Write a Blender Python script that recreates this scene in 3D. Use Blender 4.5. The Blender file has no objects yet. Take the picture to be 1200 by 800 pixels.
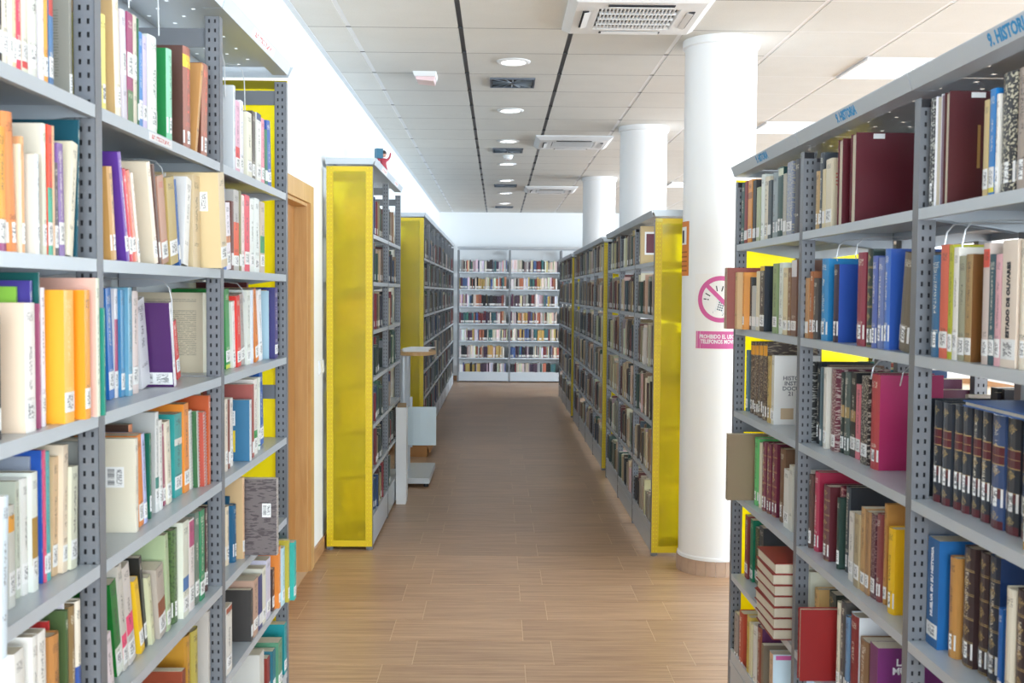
import bpy, bmesh, math, random
from mathutils import Vector, Matrix
R = math.radians
C = bpy.context.scene.collection
sc = bpy.context.scene

# ---------------------------------------------------------------- camera
F, YAW, PITCH, ROLL, EYE = [1253.79151, 0.01306, 0.04582, 0.00719, 1.57457]
cam = bpy.data.cameras.new('camera'); co = bpy.data.objects.new('camera', cam); C.objects.link(co)
cam.sensor_width = 36; cam.lens = 36 * F / 1200; cam.clip_start = .05
_f = Vector((math.sin(YAW) * math.cos(PITCH), math.cos(YAW) * math.cos(PITCH), -math.sin(PITCH)))
_r = Vector((math.cos(YAW), -math.sin(YAW), 0)); _u = _r.cross(_f)
_r2 = math.cos(ROLL) * _r + math.sin(ROLL) * _u; _u2 = -math.sin(ROLL) * _r + math.cos(ROLL) * _u
co.matrix_world = Matrix(((_r2.x, _u2.x, -_f.x, 0), (_r2.y, _u2.y, -_f.y, 0), (_r2.z, _u2.z, -_f.z, EYE), (0, 0, 0, 1)))
cam.dof.use_dof = True; cam.dof.focus_distance = 6.0; cam.dof.aperture_fstop = 9.0
sc.camera = co
# ---------------------------------------------------------------- world, daylight, exposure
w = bpy.data.worlds.new('sky'); sc.world = w; w.use_nodes = True
bg = w.node_tree.nodes['Background']; bg.inputs[0].default_value = (.86, .93, 1, 1); bg.inputs[1].default_value = 2.4
sc.view_settings.view_transform = 'Standard'; sc.view_settings.look = 'None'
sc.view_settings.gamma = 1; sc.view_settings.exposure = 0.66
def area(name, loc, rot, sx, sy, power, col=(1, 1, 1)):
    l = bpy.data.lights.new(name, 'AREA'); l.shape = 'RECTANGLE'; l.size = sx; l.size_y = sy; l.energy = power; l.color = col
    o = bpy.data.objects.new(name, l); C.objects.link(o); o.location = loc; o.rotation_euler = rot
    return o
WX = 8.6                                             # window wall
for i in range(6):                                   # daylight just inside each window of the right hand wall
    area('window_daylight', (WX - .12, -1.0 + i * 3.4 + 1.4, 1.85), (0, R(90), 0), 1.9, 2.8, 185, (.76, .89, 1))
area('window_daylight', (1.2, -3.3, 1.7), (R(90), 0, 0), 4.2, 2.2, 280, (.80, .92, 1))  # added fill lamp behind the camera, at an unseen window
sc.cycles.max_bounces = 10; sc.cycles.diffuse_bounces = 5; sc.cycles.glossy_bounces = 3; sc.cycles.transmission_bounces = 6
sc.cycles.sample_clamp_indirect = 6; sc.cycles.caustics_reflective = False; sc.cycles.caustics_refractive = True

# ---------------------------------------------------------------- helpers
def lin(hx):
    c = [int(hx[i:i + 2], 16) / 255 for i in (0, 2, 4)]
    return [x / 12.92 if x <= .04045 else ((x + .055) / 1.055) ** 2.4 for x in c]
class NT:
    def __init__(s, name):
        s.m = bpy.data.materials.new(name); s.m.use_nodes = True; s.t = s.m.node_tree; s.t.nodes.clear()
        s.out = s.n('ShaderNodeOutputMaterial'); s.b = s.n('ShaderNodeBsdfPrincipled'); s.l(s.b.outputs[0], s.out.inputs[0])
    def n(s, ty, **k):
        x = s.t.nodes.new(ty)
        for a, b in k.items(): setattr(x, a, b)
        return x
    def l(s, a, b): s.t.links.new(a, b)
    def val(s, sock, v):
        if hasattr(v, 'is_linked') or hasattr(v, 'links'): s.l(v, sock)
        else: sock.default_value = v
    def math(s, op, a, b=0.0, c=0.0):
        x = s.n('ShaderNodeMath', operation=op)
        s.val(x.inputs[0], a); s.val(x.inputs[1], b); s.val(x.inputs[2], c)
        return x.outputs[0]
    def mix(s, f, a, b):
        x = s.n('ShaderNodeMix', data_type='RGBA')
        s.val(x.inputs[0], f)
        for i, q in ((6, a), (7, b)):
            if isinstance(q, (tuple, list)): x.inputs[i].default_value = (*q[:3], 1)
            else: s.l(q, x.inputs[i])
        return x.outputs[2]
    def rng(s, x, a, b):                              # 1 inside [a, b]
        return s.math('MULTIPLY', s.math('GREATER_THAN', x, a), s.math('LESS_THAN', x, b))
    def attr(s, name):
        return s.n('ShaderNodeAttribute', attribute_type='OBJECT', attribute_name=name)
    def set(s, base=None, rough=None, metal=None, **k):
        if base is not None: s.val(s.b.inputs['Base Color'], base if hasattr(base, 'links') else (*base[:3], 1))
        if rough is not None: s.val(s.b.inputs['Roughness'], rough)
        if metal is not None: s.b.inputs['Metallic'].default_value = metal
        return s.m
MAT = {}
def flat(name, hx, rough=.5, metal=0.0, noise=0.0, scale=30):
    if name in MAT: return MAT[name]
    n = NT(name); c = lin(hx) if isinstance(hx, str) else hx
    if noise:
        tc = n.n('ShaderNodeTexCoord'); no = n.n('ShaderNodeTexNoise'); no.inputs['Scale'].default_value = scale
        n.l(tc.outputs['Object'], no.inputs['Vector'])
        n.set(n.mix(no.outputs['Fac'], [x * (1 - noise) for x in c], [min(1, x * (1 + noise)) for x in c]), rough, metal)
    else: n.set(c, rough, metal)
    MAT[name] = n.m; return n.m
def emis(name, col, st):
    n = NT(name); n.set((.9, .9, .9), .5); n.b.inputs['Emission Color'].default_value = (*col, 1); n.b.inputs['Emission Strength'].default_value = st
    MAT[name] = n.m; return n.m
class MB:
    def __init__(s): s.v = []; s.f = []
    def poly(s, pts):
        i = len(s.v); s.v += [tuple(p) for p in pts]; s.f.append(tuple(range(i, i + len(pts))))
    def box(s, x0, x1, y0, y1, z0, z1):
        i = len(s.v)
        s.v += [(x0, y0, z0), (x1, y0, z0), (x1, y1, z0), (x0, y1, z0), (x0, y0, z1), (x1, y0, z1), (x1, y1, z1), (x0, y1, z1)]
        s.f += [tuple(i + k for k in q) for q in ((0, 3, 2, 1), (4, 5, 6, 7), (0, 1, 5, 4), (1, 2, 6, 5), (2, 3, 7, 6), (3, 0, 4, 7))]
        return s
    def prism(s, pts, axis, a, b):                    # closed outline in the other two axes, extruded along axis
        def P(q, w): return {0: (w, q[0], q[1]), 1: (q[0], w, q[1]), 2: (q[0], q[1], w)}[axis]
        i = len(s.v); n = len(pts)
        s.v += [P(q, a) for q in pts] + [P(q, b) for q in pts]
        s.f += [tuple(i + k for k in range(n))[::-1], tuple(i + n + k for k in range(n))]
        s.f += [(i + k, i + (k + 1) % n, i + n + (k + 1) % n, i + n + k) for k in range(n)]
        return s
    def lathe(s, prof, seg=32, cx=0, cy=0, cap=True):
        i = len(s.v); m = len(prof)
        for k in range(seg):
            a = 2 * math.pi * k / seg
            s.v += [(cx + r * math.cos(a), cy + r * math.sin(a), z) for r, z in prof]
        for k in range(seg):
            k2 = (k + 1) % seg
            for j in range(m - 1): s.f.append((i + k * m + j, i + k2 * m + j, i + k2 * m + j + 1, i + k * m + j + 1))
        if cap:
            if prof[0][0] > 1e-6: s.f.append(tuple(i + k * m for k in range(seg))[::-1])
            if prof[-1][0] > 1e-6: s.f.append(tuple(i + k * m + m - 1 for k in range(seg)))
        return s
    def tube(s, pts, r, seg=6):
        P = [Vector(p) for p in pts]; i = len(s.v); n = len(P)
        for k, p in enumerate(P):
            d = (P[min(k + 1, n - 1)] - P[max(k - 1, 0)]).normalized()
            a = d.cross(Vector((0, 0, 1)) if abs(d.z) < .9 else Vector((1, 0, 0))).normalized(); b = d.cross(a)
            s.v += [tuple(p + r * (math.cos(t) * a + math.sin(t) * b)) for t in [2 * math.pi * q / seg for q in range(seg)]]
        for k in range(n - 1):
            for q in range(seg): s.f.append((i + k * seg + q, i + k * seg + (q + 1) % seg, i + (k + 1) * seg + (q + 1) % seg, i + (k + 1) * seg + q))
        s.f += [tuple(i + q for q in range(seg))[::-1], tuple(i + (n - 1) * seg + q for q in range(seg))]
        return s
    def mesh(s, name, mat, smooth=False):
        me = bpy.data.meshes.new(name); me.from_pydata(s.v, [], s.f); me.materials.append(mat)
        bm = bmesh.new(); bm.from_mesh(me); bmesh.ops.recalc_face_normals(bm, faces=bm.faces); bm.to_mesh(me); bm.free()
        if smooth:
            me.polygons.foreach_set('use_smooth', [True] * len(me.polygons)); me.set_sharp_from_angle(angle=R(35))
        return me
    def build(s, name, mat, parent=None, smooth=False, loc=None):
        return inst(name, s.mesh(name, mat, smooth), parent, loc)
def inst(name, me, parent=None, loc=None):
    o = bpy.data.objects.new(name, me); C.objects.link(o)
    if parent is not None: o.parent = parent
    if loc is not None: o.location = loc
    return o
def tag(o, label, cat, group=None, kind=None):
    o['label'] = label; o['category'] = cat
    if group: o['group'] = group
    if kind: o['kind'] = kind
    return o
def thing(name, label, cat, loc=(0, 0, 0), rz=0, group=None):
    o = bpy.data.objects.new(name, None); C.objects.link(o); o.location = loc; o.rotation_euler = (0, 0, rz); o.empty_display_size = .1
    return tag(o, label, cat, group)
def struct(o): o['kind'] = 'structure'; return o
def copy_tree(o, parent=None):
    kids = list(o.children); c = o.copy(); C.objects.link(c)
    if parent is not None: c.parent = parent
    for k in kids: copy_tree(k, c)
    return c
def text_mesh(s, size, mat, name='lettering', bold=0.0, align='CENTER', sx=1.0):
    cu = bpy.data.curves.new(name, 'FONT'); cu.body = s; cu.size = size; cu.align_x = align; cu.align_y = 'CENTER'; cu.extrude = .0003; cu.offset = bold; cu.resolution_u = 2; cu.space_line = .9
    o = bpy.data.objects.new(name, cu); C.objects.link(o)
    dg = bpy.context.evaluated_depsgraph_get(); me = bpy.data.meshes.new_from_object(o.evaluated_get(dg))
    bpy.data.objects.remove(o); bpy.data.curves.remove(cu)
    me.materials.clear(); me.materials.append(mat)
    if sx != 1: me.transform(Matrix.Diagonal((sx, 1, 1, 1)))
    return me
def frame_m(xa, ya, o):                               # text plane: x axis, y axis, origin
    xa = Vector(xa); ya = Vector(ya); za = xa.cross(ya)
    return Matrix(((xa.x, ya.x, za.x, o[0]), (xa.y, ya.y, za.y, o[1]), (xa.z, ya.z, za.z, o[2]), (0, 0, 0, 1)))

# ---------------------------------------------------------------- materials
M_steel = flat('grey_enamelled_steel', (.19, .20, .22), .38, .2)
M_steel2 = flat('pale_blue_grey_steel', (.52, .57, .62), .34, .2)
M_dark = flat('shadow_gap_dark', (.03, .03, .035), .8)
M_white = flat('white_plaster', (.86, .89, .91), .7)
M_colwhite = flat('white_column_paint', (.86, .89, .92), .45)
M_plast = flat('white_plastic', (.80, .82, .84), .4)
M_plastg = flat('pale_grey_plastic', (.62, .66, .70), .4)
M_black = flat('black_plastic', (.02, .02, .022), .5)
M_alu = flat('ceiling_runner_metal', (.45, .5, .56), .25, .85)
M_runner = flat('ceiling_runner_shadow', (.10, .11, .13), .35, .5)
M_paper = flat('white_paper', (.86, .87, .88), .7)
M_wire = flat('pale_grey_wire', (.6, .62, .64), .3, .5)
M_pink = flat('pink_print', 'd0609f', .6)
M_blue = flat('blue_sign_print', '2f8cc0', .6)
M_ink = flat('dark_ink', '33343a', .7)
M_gold = flat('gold_print', 'b08a50', .4, .3)
M_white_ink = flat('white_ink', 'eeeef2', .6)
M_red = flat('red_print', 'c83c2c', .6)
M_green = flat('green_print', '18a048', .6)
M_orange = flat('orange_paper', 'd8843c', .7)
def m_tile():
    n = NT('ceiling_tile_mineral'); tc = n.n('ShaderNodeTexCoord'); g = n.n('ShaderNodeNewGeometry'); oi = n.n('ShaderNodeObjectInfo')
    no = n.n('ShaderNodeTexNoise'); no.inputs['Scale'].default_value = 5; no.inputs['Detail'].default_value = 8
    n.l(g.outputs['Position'], no.inputs['Vector'])
    no2 = n.n('ShaderNodeTexNoise'); no2.inputs['Scale'].default_value = 260; n.l(g.outputs['Position'], no2.inputs['Vector'])
    c = n.mix(no.outputs['Fac'], (.66, .665, .635), (.73, .735, .71)); c = n.mix(n.math('MULTIPLY', n.math('GREATER_THAN', no2.outputs['Fac'], .64), .22), c, (.4, .4, .38))
    v = n.n('ShaderNodeHueSaturation'); n.val(v.inputs['Value'], n.math('MULTIPLY_ADD', oi.outputs['Random'], .05, .975)); n.l(c, v.inputs['Color'])
    return n.set(v.outputs[0], .85)
M_tile = m_tile()
def m_floor():
    n = NT('wood_look_porcelain'); g = n.n('ShaderNodeNewGeometry'); oi = n.n('ShaderNodeObjectInfo')
    at = n.n('ShaderNodeAttribute', attribute_name='rnd')
    rnd = n.math('ADD', oi.outputs['Random'], at.outputs['Fac'])
    mp = n.n('ShaderNodeMapping'); mp.inputs['Scale'].default_value = (1.6, 34, 1)
    cb = n.n('ShaderNodeCombineXYZ'); n.l(n.math('MULTIPLY', rnd, 17), cb.inputs[0]); n.l(n.math('MULTIPLY', rnd, 5), cb.inputs[2])
    va = n.n('ShaderNodeVectorMath', operation='ADD'); n.l(g.outputs['Position'], va.inputs[0]); n.l(cb.outputs[0], va.inputs[1])
    n.l(va.outputs[0], mp.inputs['Vector'])
    no = n.n('ShaderNodeTexNoise'); no.inputs['Scale'].default_value = 1.6; no.inputs['Detail'].default_value = 6; no.inputs['Roughness'].default_value = .65; n.l(mp.outputs[0], no.inputs['Vector'])
    ra = n.n('ShaderNodeValToRGB'); e = ra.color_ramp.elements
    e[0].position = .3; e[0].color = (.32, .185, .105, 1); e[1].position = .72; e[1].color = (.60, .40, .255, 1); n.l(no.outputs['Fac'], ra.inputs[0])
    v = n.n('ShaderNodeHueSaturation'); n.val(v.inputs['Value'], n.math('MULTIPLY_ADD', n.math('FRACT', rnd), .14, .93)); n.l(ra.outputs[0], v.inputs['Color'])
    n.set(v.outputs[0], n.math('MULTIPLY_ADD', no.outputs['Fac'], .15, .27))
    bp = n.n('ShaderNodeBump'); bp.inputs['Strength'].default_value = .12; bp.inputs['Distance'].default_value = .002; n.l(no.outputs['Fac'], bp.inputs['Height']); n.l(bp.outputs[0], n.b.inputs['Normal'])
    return n.m
M_floor = m_floor()
M_grout = flat('tile_grout', 'd8c4a8', .8)
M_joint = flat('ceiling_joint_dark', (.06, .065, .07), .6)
def m_wood(name, a, b, sc_=(6, 6, .5)):
    n = NT(name); tc = n.n('ShaderNodeTexCoord'); mp = n.n('ShaderNodeMapping'); mp.inputs['Scale'].default_value = sc_
    n.l(tc.outputs['Object'], mp.inputs[0]); no = n.n('ShaderNodeTexNoise'); no.inputs['Scale'].default_value = 6; no.inputs['Detail'].default_value = 5; no.inputs['Distortion'].default_value = .8; n.l(mp.outputs[0], no.inputs['Vector'])
    return n.set(n.mix(no.outputs['Fac'], lin(a), lin(b)), .42)
M_oak = m_wood('varnished_oak', 'b4854e', 'd8b27c')
M_oak2 = m_wood('door_veneer', 'a06c36', 'bc8a50')
M_skirt = m_wood('skirting_wood_tile', 'a87850', 'c49a70', (1, .5, 8))
M_plinth = flat('plinth_tile', (.46, .33, .25), .5, 0, .25, 14)
M_card = flat('cardboard', 'b08050', .8)
def m_yellow():
    n = NT('yellow_frosted_polycarbonate')
    tr = n.n('ShaderNodeBsdfTranslucent'); tr.inputs[0].default_value = (1, .88, .04, 1)
    rf = n.n('ShaderNodeBsdfRefraction'); rf.inputs[0].default_value = (1, .92, .05, 1); rf.inputs['Roughness'].default_value = .3; rf.inputs['IOR'].default_value = 1.12
    df = n.n('ShaderNodeBsdfDiffuse'); df.inputs[0].default_value = (.98, .80, .01, 1)
    m1 = n.n('ShaderNodeMixShader'); m1.inputs[0].default_value = .6; n.l(tr.outputs[0], m1.inputs[1]); n.l(df.outputs[0], m1.inputs[2])
    m2 = n.n('ShaderNodeMixShader'); m2.inputs[0].default_value = .62; n.l(m1.outputs[0], m2.inputs[1]); n.l(rf.outputs[0], m2.inputs[2])
    gl = n.n('ShaderNodeBsdfGlossy'); gl.inputs['Roughness'].default_value = .25
    m3 = n.n('ShaderNodeMixShader'); m3.inputs[0].default_value = .05; n.l(m2.outputs[0], m3.inputs[1]); n.l(gl.outputs[0], m3.inputs[2])
    n.l(m3.outputs[0], n.out.inputs[0]); return n.m
M_yellow = m_yellow()
M_yframe = flat('yellow_enamelled_steel', (.76, .56, .012), .4, 0)
def m_glass():
    n = NT('window_glass'); t = n.n('ShaderNodeBsdfTransparent'); g = n.n('ShaderNodeBsdfGlossy'); g.inputs['Roughness'].default_value = .02
    m = n.n('ShaderNodeMixShader'); m.inputs[0].default_value = .06; n.l(t.outputs[0], m.inputs[1]); n.l(g.outputs[0], m.inputs[2]); n.l(m.outputs[0], n.out.inputs[0]); return n.m
M_glass = m_glass()
M_pages = None
def m_pages():
    n = NT('page_edges'); tc = n.n('ShaderNodeTexCoord'); mp = n.n('ShaderNodeMapping'); mp.inputs['Scale'].default_value = (20, 900, 4); n.l(tc.outputs['Object'], mp.inputs[0])
    no = n.n('ShaderNodeTexNoise'); no.inputs['Scale'].default_value = 1; n.l(mp.outputs[0], no.inputs['Vector'])
    return n.set(n.mix(no.outputs['Fac'], (.50, .42, .30), (.80, .74, .60)), .8)
M_pages = m_pages()
def letters(n, a, b, na, nb, seed, th=.52):          # rows of small marks like print, a along the line, b across
    cb = n.n('ShaderNodeCombineXYZ'); n.val(cb.inputs[0], n.math('MULTIPLY', a, na)); n.val(cb.inputs[1], n.math('MULTIPLY', b, nb)); n.val(cb.inputs[2], seed)
    no = n.n('ShaderNodeTexNoise'); no.inputs['Scale'].default_value = 1; no.inputs['Detail'].default_value = 2; n.l(cb.outputs[0], no.inputs['Vector'])
    return n.math('GREATER_THAN', no.outputs['Fac'], th)
def m_book(style):
    n = NT('book_cover_' + style); uv = n.n('ShaderNodeUVMap'); uv.uv_map = 'UVMap'; sp = n.n('ShaderNodeSeparateXYZ'); n.l(uv.outputs[0], sp.inputs[0])
    U, V = sp.outputs[0], sp.outputs[1]; oi = n.n('ShaderNodeObjectInfo'); rnd = oi.outputs['Random']; seed = n.math('MULTIPLY', rnd, 91)
    spine = n.math('LESS_THAN', U, 1.5)
    cov = n.attr('cover_colour'); ink = n.attr('ink_colour'); band = n.attr('band_colour'); br = n.attr('band_range')
    base = n.mix(spine, cov.outputs['Color'], oi.outputs['Color'])
    bs = n.n('ShaderNodeSeparateXYZ'); n.l(br.outputs['Vector'], bs.inputs[0])
    bm = n.math('MULTIPLY', n.rng(V, bs.outputs[0], bs.outputs[1]), n.math('LESS_THAN', U, 2.5))
    bm = n.math('MULTIPLY', bm, n.math('MAXIMUM', spine, bs.outputs[2]))
    base = n.mix(bm, base, band.outputs['Color'])
    rough = .42
    if style in ('printed', 'gilt', 'volume'):
        v0 = n.math('MULTIPLY_ADD', rnd, .2, .3); v1 = n.math('MULTIPLY_ADD', n.math('FRACT', n.math('MULTIPLY', rnd, 7.3)), .25, .66)
        t = n.math('MULTIPLY', letters(n, V, U, 120, 6, seed), n.math('GREATER_THAN', n.math('FRACT', n.math('MULTIPLY', rnd, 13.7)), .3))
        wv = letters(n, V, 0.0, 13, 0, seed, .4)       # word gaps
        t = n.math('MULTIPLY', n.math('MULTIPLY', t, wv), n.math('MULTIPLY', n.rng(U, .36, .64), n.rng(V, v0, v1)))
        t = n.math('MULTIPLY', t, spine)
        base = n.mix(n.math('MULTIPLY', t, .75), base, ink.outputs['Color'])
    if style == 'printed':                            # an author line near the head and a mark low down
        t2 = n.math('MULTIPLY', letters(n, V, U, 150, 7, n.math('ADD', seed, 40), .5), n.math('MULTIPLY', n.rng(U, .2, .8), n.math('MAXIMUM', n.rng(V, .86, .93), n.rng(V, .23, .27))))
        base = n.mix(n.math('MULTIPLY', n.math('MULTIPLY', t2, spine), .55), base, ink.outputs['Color'])
    if style in ('gilt', 'volume'):
        fr = n.math('FRACT', n.math('MULTIPLY', V, 5.0)); ln = n.math('MAXIMUM', n.rng(fr, .02, .05), n.rng(fr, .09, .11))
        eu = n.math('ABSOLUTE', n.math('SUBTRACT', U, .5)); ev = n.math('ABSOLUTE', n.math('SUBTRACT', fr, .55))
        em = n.math('LESS_THAN', n.math('ADD', n.math('MULTIPLY', eu, 1.7), n.math('MULTIPLY', ev, 2.2)), .55)
        em = n.math('MULTIPLY', em, letters(n, V, U, 150, 14, seed, .5))
        if style == 'volume':                         # maroon title panels between gold rules
            mar = n.math('MAXIMUM', n.rng(V, .57, .73), n.math('MAXIMUM', n.rng(V, .27, .36), n.rng(V, .0, .075)))
            base = n.mix(n.math('MULTIPLY', mar, spine), base, lin('5c242c'))
            em = n.math('MULTIPLY', em, n.math('SUBTRACT', 1, mar)); ln = n.math('MAXIMUM', n.rng(V, .725, .735), n.math('MAXIMUM', n.rng(V, .565, .575), n.math('MAXIMUM', n.rng(V, .355, .362), n.rng(V, .645, .65))))
        gm = n.math('MULTIPLY', n.math('MAXIMUM', n.math('MULTIPLY', ln, .8), n.math('MULTIPLY', em, .75)), spine)
        base = n.mix(gm, base, lin('c0a468')); rough = .33
    if style == 'patterned':
        t = n.math('MULTIPLY', letters(n, V, U, 46, 7, seed, .55), n.math('SUBTRACT', 1, bm)); base = n.mix(n.math('MULTIPLY', n.math('MULTIPLY', t, n.math('LESS_THAN', U, 3.5)), .8), base, n.attr('pattern_colour').outputs['Color'])
    if style == 'page':                               # near cover printed with lines of text
        fr = n.math('FRACT', n.math('MULTIPLY', V, 42)); cu = n.math('SUBTRACT', U, 2.0)
        t = n.math('MULTIPLY', n.rng(fr, .25, .7), n.math('MULTIPLY', n.rng(U, 2.08, 2.9), n.rng(V, .2, .92)))
        t = n.math('MULTIPLY', t, letters(n, U, V, 60, 42, 3, .42)); t = n.math('MULTIPLY', t, letters(n, 0.0, V, 0, 6, 8.3, .42))
        base = n.mix(n.math('MULTIPLY', t, .5), base, lin('5c5648'))
    n.set(base, rough); n.b.inputs['Coat Weight'].default_value = .12; n.b.inputs['Coat Roughness'].default_value = .2
    return n.m
BOOKM = {k: m_book(k) for k in ('printed', 'plain', 'gilt', 'volume', 'patterned', 'page')}
def m_label(name, bar):
    n = NT(name); tc = n.n('ShaderNodeTexCoord'); sp = n.n('ShaderNodeSeparateXYZ'); n.l(tc.outputs['Generated'], sp.inputs[0]); oi = n.n('ShaderNodeObjectInfo'); seed = n.math('MULTIPLY', oi.outputs['Random'], 50)
    x, y, z = sp.outputs
    if bar:
        t = n.math('MULTIPLY', letters(n, z, 0.0, 40, 0, seed, .48), n.math('MULTIPLY', n.rng(x, .12, .5), n.rng(z, .12, .9)))
        t2 = n.math('MULTIPLY', letters(n, z, x, 22, 9, seed, .5), n.math('MULTIPLY', n.rng(x, .6, .9), n.rng(z, .12, .9))); t = n.math('MAXIMUM', t, t2)
    else:
        t = n.math('MULTIPLY', letters(n, z, y, 14, 6, seed, .5), n.math('MULTIPLY', n.rng(y, .2, .8), n.rng(z, .15, .85)))
    n.set(n.mix(n.math('MULTIPLY', t, .75), (.82, .82, .81), (.06, .06, .07)), .5); return n.m
M_spinelab = m_label('white_shelf_mark_sticker', False); M_barcode = m_label('barcode_sticker', True)
def m_strip(name, col):
    n = NT(name); tc = n.n('ShaderNodeTexCoord'); sp = n.n('ShaderNodeSeparateXYZ'); n.l(tc.outputs['Generated'], sp.inputs[0])
    t = n.math('MULTIPLY', letters(n, sp.outputs[1], sp.outputs[2], 26, 3, 3.3, .5), n.math('MULTIPLY', n.rng(sp.outputs[1], .1, .9), n.rng(sp.outputs[2], .25, .75)))
    return n.set(n.mix(t, (.82, .81, .82), lin(col)), .6)
M_pinkstrip = m_strip('faded_red_print_strip', 'd07a78')

# ---------------------------------------------------------------- room shell
XW, YB, YN, ZC = -1.06, 19.1, -3.4, 2.99
def wall(name, boxes, mat=None):
    m = MB()
    for b in boxes: m.box(*b)
    return struct(m.build(name, mat or M_white))
DY0, DY1, DZ = 5.14, 5.98, 2.07                       # door opening in the left wall
wall('wall_left', [(XW - .2, XW, YN, DY0, 0, ZC + .2), (XW - .2, XW, DY1, YB, 0, ZC + .2), (XW - .2, XW, DY0, DY1, DZ, ZC + .2)])
wall('wall_back', [(XW, WX + .2, YB, YB + .2, 0, ZC + .2)])
rw = [(WX, WX + .2, YN, YB, 0, .85), (WX, WX + .2, YN, YB, 2.8, ZC + .2)]
ys = [YN] + [v for i in range(6) for v in (-1.0 + i * 3.4, -1.0 + i * 3.4 + 2.8)] + [YB]
for a, b in zip(ys[0::2], ys[1::2]): rw.append((WX, WX + .2, a, b, .85, 2.8))
wall('wall_right', rw)
wall('wall_front', [(XW - .2, -1.0 + .0, YN - .2, YN, 0, ZC + .2), (3.4, WX + .2, YN - .2, YN, 0, ZC + .2), (-1.0, 3.4, YN - .2, YN, 0, .55), (-1.0, 3.4, YN - .2, YN, 2.85, ZC + .2)])
def window(n, x0, x1, y0, y1, z0, z1, axis):
    root = bpy.data.objects.new(f'window_{n}', None); C.objects.link(root); struct(root)
    m = MB(); g = MB()
    if axis == 0:
        xm = (x0 + x1) / 2; ym = (y0 + y1) / 2
        for a, b, c, d in ((y0, y0 + .05, z0, z1), (y1 - .05, y1, z0, z1), (y0, y1, z0, z0 + .05), (y0, y1, z1 - .05, z1), (ym - .03, ym + .03, z0, z1)): m.box(xm - .03, xm + .03, a, b, c, d)
        g.box(xm - .003, xm + .003, y0, y1, z0, z1)
    else:
        ym = (y0 + y1) / 2; xm = (x0 + x1) / 2
        for a, b, c, d in ((x0, x0 + .05, z0, z1), (x1 - .05, x1, z0, z1), (x0, x1, z0, z0 + .05), (x0, x1, z1 - .05, z1), (xm - .03, xm + .03, z0, z1)): m.box(a, b, ym - .03, ym + .03, c, d)
        g.box(x0, x1, ym - .003, ym + .003, z0, z1)
    m.build('window_frame', M_plastg, root); g.build('pane', M_glass, root)
for i in range(6): window(i + 1, WX, WX + .2, -1.0 + i * 3.4, 1.8 + i * 3.4, .85, 2.8, 0)
window(7, -1.0, 3.4, YN - .2, YN, .55, 2.85, 1)  # unseen window added behind the camera to carry the front fill
# door in the left wall: oak lining, architrave and leaf
dr = bpy.data.objects.new('door_1', None); C.objects.link(dr); struct(dr)
m = MB(); aw = .085
m.box(XW, XW + .018, DY0 - aw, DY0 + .012, 0, DZ + aw).box(XW, XW + .018, DY1 - .012, DY1 + aw, 0, DZ + aw).box(XW, XW + .018, DY0 + .012, DY1 - .012, DZ - .012, DZ + aw)
m.build('architrave', M_oak, dr)
MB().box(XW - .14, XW, DY0, DY0 + .03, 0, DZ).box(XW - .14, XW, DY1 - .03, DY1, 0, DZ).box(XW - .14, XW, DY0 + .03, DY1 - .03, DZ - .03, DZ).build('door_lining', M_oak, dr)
MB().box(XW - .11, XW - .07, DY0 + .03, DY1 - .03, .01, DZ - .03).build('door_leaf', M_oak2, dr)
MB().box(XW - .07, XW - .064, DY0 + .07, DY0 + .11, .95, 1.15).tube([(XW - .066, DY0 + .09, 1.05), (XW - .03, DY0 + .09, 1.05), (XW - .03, DY0 + .2, 1.05)], .009, 8).build('handle', M_alu, dr)
# skirting, in lengths of tile
for i, (a, b) in enumerate([(YN, DY0 - aw), (DY1 + aw, YB)]):
    root = bpy.data.objects.new('baseboard_left' if i == 0 else 'baseboard_left_far', None); C.objects.link(root); struct(root)
    y = a
    if i == 0:
        MB().box(XW, XW + .012, a, b, 0, .085).build('skirting_tile', M_skirt, root); continue
    k = 0
    while y < b - .01:
        e = min(y + .6, b) if k < 4 else b
        MB().box(XW, XW + .012, y + .001, e - .001, 0, .085).build('skirting_tile', M_skirt, root); y = e; k += 1
bb = MB().box(XW + .013, WX, YB - .012, YB, 0, .085).build('baseboard_back', M_skirt); struct(bb)
struct(MB().box(WX - .012, WX, YN, YB - .013, 0, .085).build('baseboard_right', M_skirt))
# floor of wood-look planks
fl = struct(MB().box(XW - .2, WX + .2, YN - .2, YB + .2, -.2, -.0009).build('floor', M_grout))
PW, PL = .312, .602
pm = {}
rest = MB(); rnds = []
rng = random.Random(4)
r0 = int((YN - 4.463) / PW) - 1
for r in range(r0, int((YB - 4.463) / PW) + 1):
    ya, yb = 4.463 + r * PW, 4.463 + (r + 1) * PW
    ya, yb = max(ya, YN), min(yb, YB)
    if yb - ya < .02: continue
    x = -.355 - (.125 if r % 2 else 0) - 3 * PL
    while x < WX:
        a, b = max(x, XW), min(x + PL, WX)
        if b - a > .02:
            if 3.2 < ya < 8.3 and -1.2 < a and a < 1.5:
                key = (round(b - a, 3), round(yb - ya, 3))
                if key not in pm:
                    q = MB(); q.box(.0016, b - a - .0016, .0014, yb - ya - .0014, -.0009, 0); pm[key] = q.mesh('plank', M_floor)
                inst('plank', pm[key], fl, (a, ya, 0))
            else:
                rest.box(a + .0012, b - .0012, ya + .0012, yb - .0012, -.0009, 0); rnds += [rng.random()] * 8
        x += PL
ro = rest.build('plank', M_floor, fl); ro['kind'] = 'stuff'
at = ro.data.attributes.new('rnd', 'FLOAT', 'POINT'); at.data.foreach_set('value', rnds)
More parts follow.
